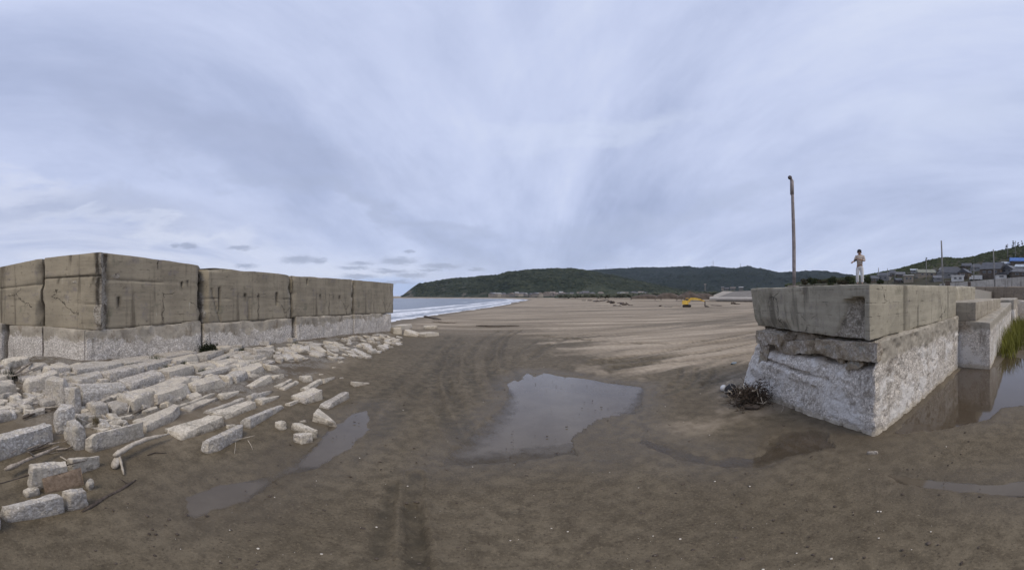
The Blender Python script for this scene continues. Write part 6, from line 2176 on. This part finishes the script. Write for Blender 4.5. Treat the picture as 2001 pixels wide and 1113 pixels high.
def mat_tiles(name, col):
    m, t, b = material(name)
    co = t.coord()
    n = t.noise(co, .6, 5, .7)
    wv = t.n('ShaderNodeTexWave', {'Vector': co, 'Scale': 1.6, 'Distortion': .6, 'Detail': 2}, wave_type='BANDS', bands_direction='Z').outputs['Fac']
    c = t.mix(t.rng(n, .3, .7), tuple(q * .7 for q in col), tuple(q * 1.35 for q in col))
    c = t.mix(t.rng(wv, .6, .9, 0, .4), c, tuple(q * .5 for q in col))
    t.put(b.inputs['Base Color'], c)
    b.inputs['Roughness'].default_value = .45
    t.put(b.inputs['Normal'], t.bump(wv, .4, .08))
    return m


def village():
    dk = mat_tiles('dark_roof_tiles', (.060, .062, .070))
    gy = mat_tiles('grey_roof_tiles', (.105, .105, .112))
    ol = mat_tiles('olive_roof_sheet', (.20, .20, .15))
    pb = mat_tiles('pale_roof_sheet', (.38, .42, .46))
    blue = plain('blue_tarp', (.06, .14, .38), .6, .25, 1)
    tan_ = plain('tan_wall', (.25, .215, .17), .9, .2, .5)
    brn = plain('brown_board_wall', (.105, .085, .068), .9, .3, .6)
    gry = plain('grey_wall', (.22, .215, .21), .9, .2, .5)
    wht = plain('white_wall', (.58, .57, .54), .8, .1, .5)
    G = 'houses of the village'
    L = [  # px, base row, width px, depth m, wall px, roof px, turn, wall, roof, kind, windows, label
        (1858, 543, 56, 11, 9, 13, .10, gry, dk, 'hip', 4, 'longest dark roofed house in the middle of the village'),
        (1886, 543, 20, 9, 10, 8, -.3, brn, dk, 'front', 1, 'gabled wing at the right end of the longest dark roofed house'),
        (1871, 549, 24, 6, 9, 2, .05, wht, wht, 'flat', 2, 'low white shed below the longest dark roofed house'),
        (1873, 541, 12, 5, 6, 1.5, .05, wht, pb, 'flat', 1, 'little white box room behind the low white shed'),
        (1941, 540, 40, 14, 13, 15, -.25, brn, dk, 'gable', 3, 'great barn like house with a broad grey roof, left of the thin pole'),
        (1955, 545, 20, 7, 8, 5, .15, wht, dk, 'front', 1, 'small white gabled house in front of the barn like house'),
        (1974, 534, 24, 9, 8, 8, -.4, gry, gy, 'front', 2, 'grey gabled house right of the barn like house'),
        (1990, 542, 32, 10, 10, 9, .2, brn, gy, 'hip', 2, 'brown hip roofed house at the right edge above the parapet'),
        (1987, 515, 26, 9, 4, 8, .1, brn, blue, 'gable', 1, 'house with bright blue sheeting over its roof'),
        (1966, 519, 16, 8, 3, 5, .2, gry, pb, 'gable', 1, 'pale roofed house left of the blue sheeted roof'),
        (1995, 526, 20, 8, 4, 6, -.1, gry, pb, 'gable', 1, 'pale roofed house below the blue sheeted roof'),
        (1908, 529, 24, 9, 6, 8, .1, gry, dk, 'hip', 2, 'dark hipped house between the longest roof and the barn like house'),
        (1786, 532, 13, 8, 4, 3, 0, gry, pb, 'gable', 1, 'house with a pale blue roof highest on the left slope'),
        (1808, 541, 34, 9, 8, 7, .25, tan_, ol, 'gable', 3, 'house with a long olive roof left of the dark pole'),
        (1775, 551, 18, 8, 12, 1.5, .05, tan_, wht, 'flat', 2, 'flat topped tan building with a white rim'),
        (1728, 548, 24, 9, 9, 7, -.2, gry, dk, 'gable', 2, 'grey house by the utility pole at the left of the village'),
        (1744, 539, 18, 8, 5, 6, .2, brn, dk, 'hip', 1, 'dark hipped house behind the grey house by the pole'),
        (1760, 541, 16, 8, 5, 5, .0, brn, gy, 'gable', 1, 'small grey roofed house left of the flat topped tan building'),
        (1705, 551, 22, 8, 7, 6, .3, brn, dk, 'hip', 2, 'dark house nearest the standing person'),
        (1693, 549, 10, 6, 4, 3, .1, wht, pb, 'flat', 1, 'small pale shed just right of the standing person'),
        (1832, 549, 16, 8, 6, 5, .1, gry, gy, 'gable', 1, 'grey roofed hut left of the base of the dark pole'),
        (1822, 536, 18, 8, 4, 6, -.2, brn, dk, 'hip', 1, 'dark roofed house just left of the dark pole'),
        (1842, 532, 18, 8, 4, 6, .1, brn, gy, 'hip', 1, 'upper grey roof directly behind the dark pole'),
        (1889, 523, 18, 8, 3, 6, .1, brn, dk, 'gable', 1, 'dark roof half hidden by the trees above the longest house'),
        (1930, 520, 16, 8, 3, 5, -.1, gry, dk, 'hip', 1, 'dark roof above the barn like house'),
        (1755, 552, 12, 6, 5, 4, .2, brn, dk, 'gable', 1, 'low dark shed left of the flat topped tan building'),
    ]
    for px, py, wp, dp, hwp, hrp, tr, wl, rf, kind, nw, lb in L:
        p = on_hill(px, py)
        d = math.hypot(p[0], p[1])
        a, _ = azel(px, 0)
        house('village_house', lb, p, wp / K * d, dp, hwp / K * d, hrp / K * d, -a + tr, wl, rf, 'house', G, kind, nw)
    # white lorry box, parked cars
    p = on_hill(1908, 548)
    d = math.hypot(p[0], p[1])
    a, _ = azel(1908, 0)
    u_ = d / K
    t = thing('lorry', 'white box lorry parked above the parapet', 'lorry', p)
    q = lambda x, z: p + np.array((math.cos(a), -math.sin(a), 0)) * x * u_ + np.array((0, 0, z * u_))
    MB().box(q(1, 6.2), (21 * u_, 2.4, 8 * u_), -a).build('cargo_box', wht, t)
    MB().box(q(-11.6, 4.6), (4 * u_, 2.2, 5.6 * u_), -a, .85).build('cab', wht, t)
    tyre = plain('tyre', (.02, .02, .02), .9)
    for x in (-10.5, 6):
        MB().tube([q(x, 1.4) - np.array((math.sin(a), math.cos(a), 0)) * 1.3, q(x, 1.4) - np.array((math.sin(a), math.cos(a), 0)) * 1.0], 1.5 * u_, 12).build('wheel', tyre, t)
    gl = plain('car_glass', (.03, .035, .04), .15, .2, 2, .6)
    for px, py, lb in [(1763, 554, 'white parked car below the flat topped tan building'), (1812, 554, 'white parked car, leftmost of the row behind the block'), (1823, 553.5, 'white parked car in the middle of the row behind the block'), (1835, 553.5, 'white parked car nearest the dark pole')]:
        p = at_d(px, py, 185)
        a, _ = azel(px, 0)
        t = thing('parked_car', lb, 'car', p, 'cars parked behind the block')
        e1, e2 = np.array((math.cos(a), -math.sin(a), 0)), np.array((math.sin(a), math.cos(a), 0))
        pr = [(-2.0, .35), (-2.0, .85), (-1.25, .95), (-.75, 1.45), (.7, 1.45), (1.25, .95), (2.0, .85), (2.0, .35)]
        V = [p + e1 * x + np.array((0, 0, z)) - e2 * .8 for x, z in pr] + [p + e1 * x + np.array((0, 0, z)) + e2 * .8 for x, z in pr]
        MB().add(V, [tuple(range(8)), tuple(range(15, 7, -1))] + [((i + 1) % 8, i, i + 8, (i + 1) % 8 + 8) for i in range(8)]).build('body', wht, t)
        MB().box(p - e2 * .81 + np.array((0, 0, 1.17)), (1.7, .04, .36), -a, .9).build('side_window', gl, t)
        for x in (-1.3, 1.3):
            c = p + e1 * x + np.array((0, 0, .32))
            MB().tube([c - e2 * .84, c - e2 * .62], .32, 10).build('wheel', tyre, t)
    # the ground those cars stand on is the terrace below the houses
    # pale parapet in front of the village
    V0, V1 = at_d(1836, 554.5, 66), at_d(2001, 540.5, 58)
    V2 = np.array((62., -14., V1[2] + .6))
    mp = mat_formed('parapet_pale', (.40, .375, .335), (.22, .20, .175))
    nb = np.array((1.0, .25)) * .5
    for k, (a_, b_, lb) in enumerate([(V0, V1, 'long pale grey parapet running up to the right below the village'), (V1, V2, 'outer end of the long pale parapet')]):
        if k == 1:
            continue
        b2 = b_ + (V2 - V1) * np.array((1, 1, 1)) * .8
        pts = [a_, b_, b2]
        T = [np.array((p[0], p[1], p[2])) for p in pts]
        V, F = [], []
        for p in T:
            V += [(p[0], p[1], .3), (p[0], p[1], p[2]), (p[0] + nb[0], p[1] + nb[1], p[2]), (p[0] + nb[0], p[1] + nb[1], .3)]
        for i in range(2):
            for q_ in range(4):
                F.append((i * 4 + q_, i * 4 + (q_ + 1) % 4, i * 4 + 4 + (q_ + 1) % 4, i * 4 + 4 + q_))
        F += [(3, 2, 1, 0), (8, 9, 10, 11)]
        tag(MB().add(V, F).build('parapet_wall', mp, None, (a_[0], a_[1], .3)), lb, 'wall')
    for px, py, wd, h, lb in [(1852, 557, 10, 8, 'brown electric cabinet at the left end of the pale parapet'), (1894, 558.5, 6, 8, 'dark rusty box against the pale parapet')]:
        p = at_d(px, py, 50)
        t = thing('cabinet', lb, 'cabinet', p)
        u_ = 50 / K
        a, _ = azel(px, 0)
        MB().box(p + np.array((0, 0, (h / 2 - 12) * u_)), (wd * u_, .5, (h + 24) * u_), -a).build('case', plain('cabinet_brown', (.10, .075, .06), .7), t)
        MB().box(p + np.array((0, 0, (h + .4) * u_)), (wd * u_ * 1.15, .62, .9 * u_), -a).build('lid', plain('cabinet_lid', (.28, .26, .23), .7), t)
    # skyline pines and the trees in front of the ridge
    def leafy(c, rx, rz_, n, rg, s):
        d = rg.normal(size=(n, 3))
        d /= np.linalg.norm(d, axis=1)[:, None]
        P = c + d * (rg.random((n, 1)) ** .45) * np.array((rx, rx, rz_)) * (1 + .35 * fbm(d[:, 0] * 1.8, d[:, 1] * 1.8, d[:, 2] * 1.8 + c[0], 3, 7))[:, None]
        u1, u2 = rg.normal(size=(n, 3)), rg.normal(size=(n, 3))
        u1 /= np.linalg.norm(u1, axis=1)[:, None]
        u2 /= np.linalg.norm(u2, axis=1)[:, None]
        V = np.stack([P - u1 * s, P + u2 * s * .7, P + u1 * s, P - u2 * s * .7], 1).reshape(-1, 3)
        return V, np.arange(4 * n).reshape(-1, 4)
    rg = np.random.default_rng(31)
    pine = vegetation('pine_needles', (.012, .020, .010), (.022, .032, .015), (.040, .052, .026), .5)
    for px, base, top, w_, lb in [(1966, 499, 478, 7, 'thin dark pine, leftmost of the skyline pines'), (1980, 492, 470, 9, 'tallest dark pine on the skyline at right'), (1989, 490, 474, 6, 'slim pine right of the tallest pine'), (1998, 489, 473, 7, 'pine at the right edge of the picture'), (1811, 514, 504, 4, 'small pine poking over the left slope')]:
        d = 300.
        b0, tp = at_d(px, base, d), at_d(px, top, d)
        u_ = d / K
        t = thing('pine_tree', lb, 'tree', b0, 'pines on the skyline')
        MB().tube([b0 - np.array((0, 0, 2)), tp], [.28, .06], 6).build('trunk', W_DARK, t, None, True)
        VV, FF, k = [], [], 0
        for q in np.linspace(.30, .98, 7):
            c = b0 * (1 - q) + tp * q + rg.normal(size=3) * .5
            V, F = leafy(c, w_ * u_ * .60 * (1.12 - q) * rg.uniform(.5, 1.3) + .2, .7, 110, rg, .22)
            VV.append(V)
            FF.append(F + k)
            k += len(V)
        obj('crown', np.concatenate(VV), np.concatenate(FF), pine, t, None, False)
    olive = vegetation('olive_leaves', (.028, .036, .016), (.055, .066, .028), (.10, .11, .052), .6)
    olive2 = vegetation('dry_leaves', (.05, .046, .028), (.085, .075, .045), (.14, .125, .08), .6)
    lbl = ['rounded olive green tree, first of the row beyond the lamp post', 'taller dark tree, second in the row beyond the lamp post', 'brownish bush third in the row beyond the lamp post', 'broad green tree fourth in the row beyond the lamp post', 'pale green bush left of the standing person', 'bushy green tree just left of the standing person', 'low yellowish bush under the trees left of the person', 'dark tree right of the standing person', 'small tree by the dark house nearest the person']
    for (px, w_, top, oc), lb in zip([(1575, 22, 544, 1), (1592, 20, 540, 0), (1610, 18, 546, 1), (1628, 26, 541, 0), (1645, 16, 545, 1), (1662, 24, 540, 0), (1652, 14, 549, 1), (1697, 18, 539, 0), (1720, 12, 545, 0)], lbl):
        d = 150.
        b0, tp = at_d(px, 556, d), at_d(px, top, d)
        u_ = d / K
        t = thing('tree', lb, 'tree', b0, 'trees beyond the quay')
        MB().tube([b0 - np.array((0, 0, 4)), b0 * .4 + tp * .6], [.25, .12], 6).build('trunk', W_DARK, t, None, True)
        hh = tp[2] - b0[2]
        VV, FF, k = [], [], 0
        for q in range(7):
            c = b0 * .45 + tp * .55 + rg.normal(size=3) * np.array((w_ * u_ * .22, w_ * u_ * .22, hh * .16))
            V, F = leafy(c, w_ * u_ * .28, hh * .26, 170, rg, .34)
            VV.append(V)
            FF.append(F + k)
            k += len(V)
        obj('crown', np.concatenate(VV), np.concatenate(FF), olive2 if oc else olive, t, None, False)


village()


def far_shore():
    rg = np.random.default_rng(41)
    soil = plain('dark_soil', (.085, .066, .052), .95, .35, .35)
    # heaps of earth
    for k, (x0, x1, yb, yt, d, lb) in enumerate([(1233, 1292, 580, 572.5, 215, 'long low dark earth heap, leftmost behind the excavator'), (1280, 1332, 580, 569.5, 205, 'dark earth heap with a pointed top left of the excavator'), (1322, 1372, 580.5, 567.5, 195, 'tallest dark earth heap right behind the excavator'),
                                               (1352, 1398, 580.8, 569, 200, 'dark earth heap beside the pale ramp')]):
        a, b_ = at_d(x0, yb, d), at_d(x1, yb, d)
        top = (HY - yt) / K * d + H - a[2]
        nx, ny = 46, 16
        U, W_ = np.meshgrid(np.linspace(0, 1, nx), np.linspace(-1, 1, ny), indexing='ij')
        ax = (b_ - a)
        nrm = np.array((ax[1], -ax[0], 0)) / np.linalg.norm(ax)
        P = a + ax * U[..., None] + nrm * (W_ * 7)[..., None]
        hgt = np.sin(U * PI) ** .9 * np.cos(W_ * PI / 2) ** .8 * (.72 + .5 * fbm(U * 4 + k * 7, W_ * 2, 0, 4, 300 + k))
        P[..., 2] += top * np.clip(hgt, 0, 1.1) - (1.2 * (np.abs(W_) > .98) + 1.2 * ((U < .01) | (U > .99)))
        F = np.stack([np.arange(nx - 1)[:, None] * ny + np.arange(ny - 1), (np.arange(nx - 1)[:, None] + 1) * ny + np.arange(ny - 1), (np.arange(nx - 1)[:, None] + 1) * ny + np.arange(1, ny), np.arange(nx - 1)[:, None] * ny + np.arange(1, ny)], -1).reshape(-1, 4)
        tag(obj('earth_heap', P.reshape(-1, 3), F[:, ::-1].copy(), soil, None, tuple((a + b_) / 2)), lb, 'earth heap', 'earth heaps behind the excavator')
    # pale ramp and bank
    pale = plain('pale_ramp', (.31, .28, .24), .9, .10, .3)
    bank = plain('grey_bank', (.17, .155, .135), .9, .2, .4)
    kerbm = plain('pale_kerb', (.42, .39, .35), .9, .08, .5)

    def slab(name, pts, mat, label, cat, th=1.2):
        P = [np.array(p) for p in pts]
        n = len(P)
        V = P + [p - np.array((0, 0, th)) for p in P]
        F = [tuple(range(n)), tuple(range(2 * n - 1, n - 1, -1))] + [((i + 1) % n, i, i + n, (i + 1) % n + n) for i in range(n)]
        tag(MB().add(V, F).build(name, mat, None, tuple(P[0])), label, cat)
    slab('concrete_ramp', [at_d(1386, 580.2, 190), at_d(1402, 580.2, 190), at_d(1434, 569, 250), at_d(1413, 568.6, 250)], pale, 'pale concrete ramp sloping up to the bank left of the block', 'ramp', 2.5)
    slab('embankment', [at_d(1402.3, 580.3, 189), at_d(1500, 581, 175), at_d(1500, 566.5, 240), at_d(1434.3, 569, 251)], bank, 'grey embankment right of the pale ramp', 'embankment', 2.5)
    slab('kerb', [at_d(1387, 581.8, 183), at_d(1500, 582.6, 170), at_d(1500, 580.6, 172), at_d(1387, 580.2, 186)], kerbm, 'pale kerb line along the foot of the embankment', 'kerb', 1.0)
    # timber stranded on the beach
    logs = [(1166, 589, 14, 2.5), (1178, 588.5, 10, 3), (1190, 591, 8, 3.5), (1197, 593, 9, 5), (1206, 597.5, 16, 2.5), (1217, 595, 10, 4), (1222, 596.5, 12, 4.5), (1232, 597, 9, 2.5), (1153, 587.5, 10, 2), (1141, 587, 8, 1.6), (1212, 592.5, 14, 1.6), (1185, 586.5, 12, 1.6), (1290, 598.5, 5, 2.5), (1306, 599.6, 14, 2.6), (1322, 598.8, 18, 1.2), (1433, 594, 9, 3.6), (1440, 594.6, 14, 1.8), (1400, 597, 22, 1.6)]
    for i, (px, py, wd, h) in enumerate(logs):
        a, b_ = gp(px - wd / 2, py), gp(px + wd / 2, py + rg.uniform(-.8, .8))
        d = math.hypot(a[0], a[1])
        r = h / K * d * .5
        a[2] += r * .7
        b_[2] += r * .9
        P = wobble(a, b_, 7, r * .6, rg)
        mb = MB().tube(P, r * np.array([.6, 1, 1.1, .9, 1.1, .8, .4]), 7)
        for q in range(3):
            m0 = P[int(rg.integers(1, 6))]
            dd = rg.normal(size=3)
            dd[2] = abs(dd[2])
            mb.tube([m0, m0 + dd / np.linalg.norm(dd) * r * 2.5], [r * .35, r * .12], 5)
        o = mb.build('stranded_timber', [W_DARK, W_GREY][int(rg.random() < .25)], None, tuple(a), True)
        tag(o, 'dark piece of stranded timber on the open beach below the hills', 'driftwood', 'timber stranded on the open beach')
    stick('long brown log slanting on the sand beyond the wall end', [(829, 619.5), (846, 622.5), (862, 626)], .15, W_DARK, .0, name='driftwood_log', group='', seed=201)
    stick('thin bleached log behind the long brown log', [(846, 629), (872, 631), (892, 631.5)], .08, W_GREY, .0, name='driftwood_log', group='', seed=202)
    stick('low line of weed stalks on the dark sand edge', [(930, 637.5), (975, 638.4), (1015, 638)], .06, W_DARK, .0, name='driftwood_log', group='', seed=203)
    # hamlet under the headland
    wls = [plain('far_wall_%d' % i, c, .9, .1, .3) for i, c in enumerate([(.27, .25, .22), (.19, .175, .16), (.13, .13, .13)])]
    rfs = [plain('far_roof_%d' % i, c, .7, .2, .3) for i, c in enumerate([(.12, .12, .13), (.20, .17, .15), (.30, .30, .30)])]
    for i in range(46):
        px = 955 + 330 * (i + rg.random() * .8) / 46
        d = rg.uniform(470, 560)
        py = 577.6 - rg.random() * 2.2 * (px > 1000)
        p = at_d(px, py, d)
        wd = rg.uniform(5, 10)
        a, _ = azel(px, 0)
        p[2] -= .3
        house('hamlet_house', 'tiny pale house in the hamlet strung along the foot of the headland', p, wd, 7, rg.uniform(2.4, 4), rg.uniform(1.2, 2.2), -a + rg.uniform(-.5, .5), wls[int(rg.integers(3))], rfs[int(rg.integers(3))], 'house', 'hamlet houses under the headland', ['gable', 'hip', 'front'][int(rg.integers(3))], 0)
    for i, (px, py, wd, hh) in enumerate([(1420, 566.5, 8, 3), (1432, 565.5, 10, 3.2), (1448, 564.5, 8, 3), (1412, 564, 5, 3), (1378, 564, 3, 8)]):
        p = at_d(px, py, 330)
        u_ = 330 / K
        a, _ = azel(px, 0)
        house('shore_house', ['pale house above the pale ramp', 'long pale house above the embankment', 'grey house right of the long pale house', 'small white house with a bright wall above the ramp', 'slim pale tower behind the earth heaps'][i], p, wd * u_, 6, hh * u_, 1.6 * u_ if i < 4 else .8, -a, wls[2 if i != 3 else 1], rfs[i % 3], 'house' if i < 4 else 'tower', '', 'gable', 1 if i < 4 else 0)
    # pale trees / bushes that hide the edge of the land behind the heaps
    veg = vegetation('shore_bushes', (.035, .042, .030), (.065, .072, .05), (.11, .115, .085), .3)
    n = 1500
    px = rg.uniform(1090, 1480, n)
    d = rg.uniform(300, 420, n)
    P = np.array([at_d(x, 577.5, q) for x, q in zip(px, d)])
    P[:, 2] += rg.random(n) * np.interp(px, [1090, 1240, 1480], [1.2, 2.5, 5.5])
    crowns('shore_scrub', 'pale scrub and bushes along the back of the beach', 'scrub', P, .8 + 1.4 * rg.random(n), veg, rg)


far_shore()


# ------------------------------------------------------------------ sea air
def haze():
    m = bpy.data.materials.new('haze_air')
    m.use_nodes = True
    t = NT(m.node_tree)
    t.t.nodes.clear()
    vv = t.n('ShaderNodeVolumePrincipled', {'Color': (.74, .84, 1.0), 'Density': .00005, 'Anisotropy': .2})
    t.n('ShaderNodeOutputMaterial', {'Volume': vv.outputs[0]})
    R, zb, zt = 9400, -30, 330
    V = [(x, y, z) for z in (zb, zt) for x, y in ((-R, -R), (R, -R), (R, R), (-R, R))]
    o = obj('haze', V, [(0, 3, 2, 1), (4, 5, 6, 7), (0, 1, 5, 4), (1, 2, 6, 5), (2, 3, 7, 6), (3, 0, 4, 7)], m, None, (0, 0, 0), False)
    tag(o, 'thin sea haze softening the far hills', 'haze', kind='stuff')


haze()
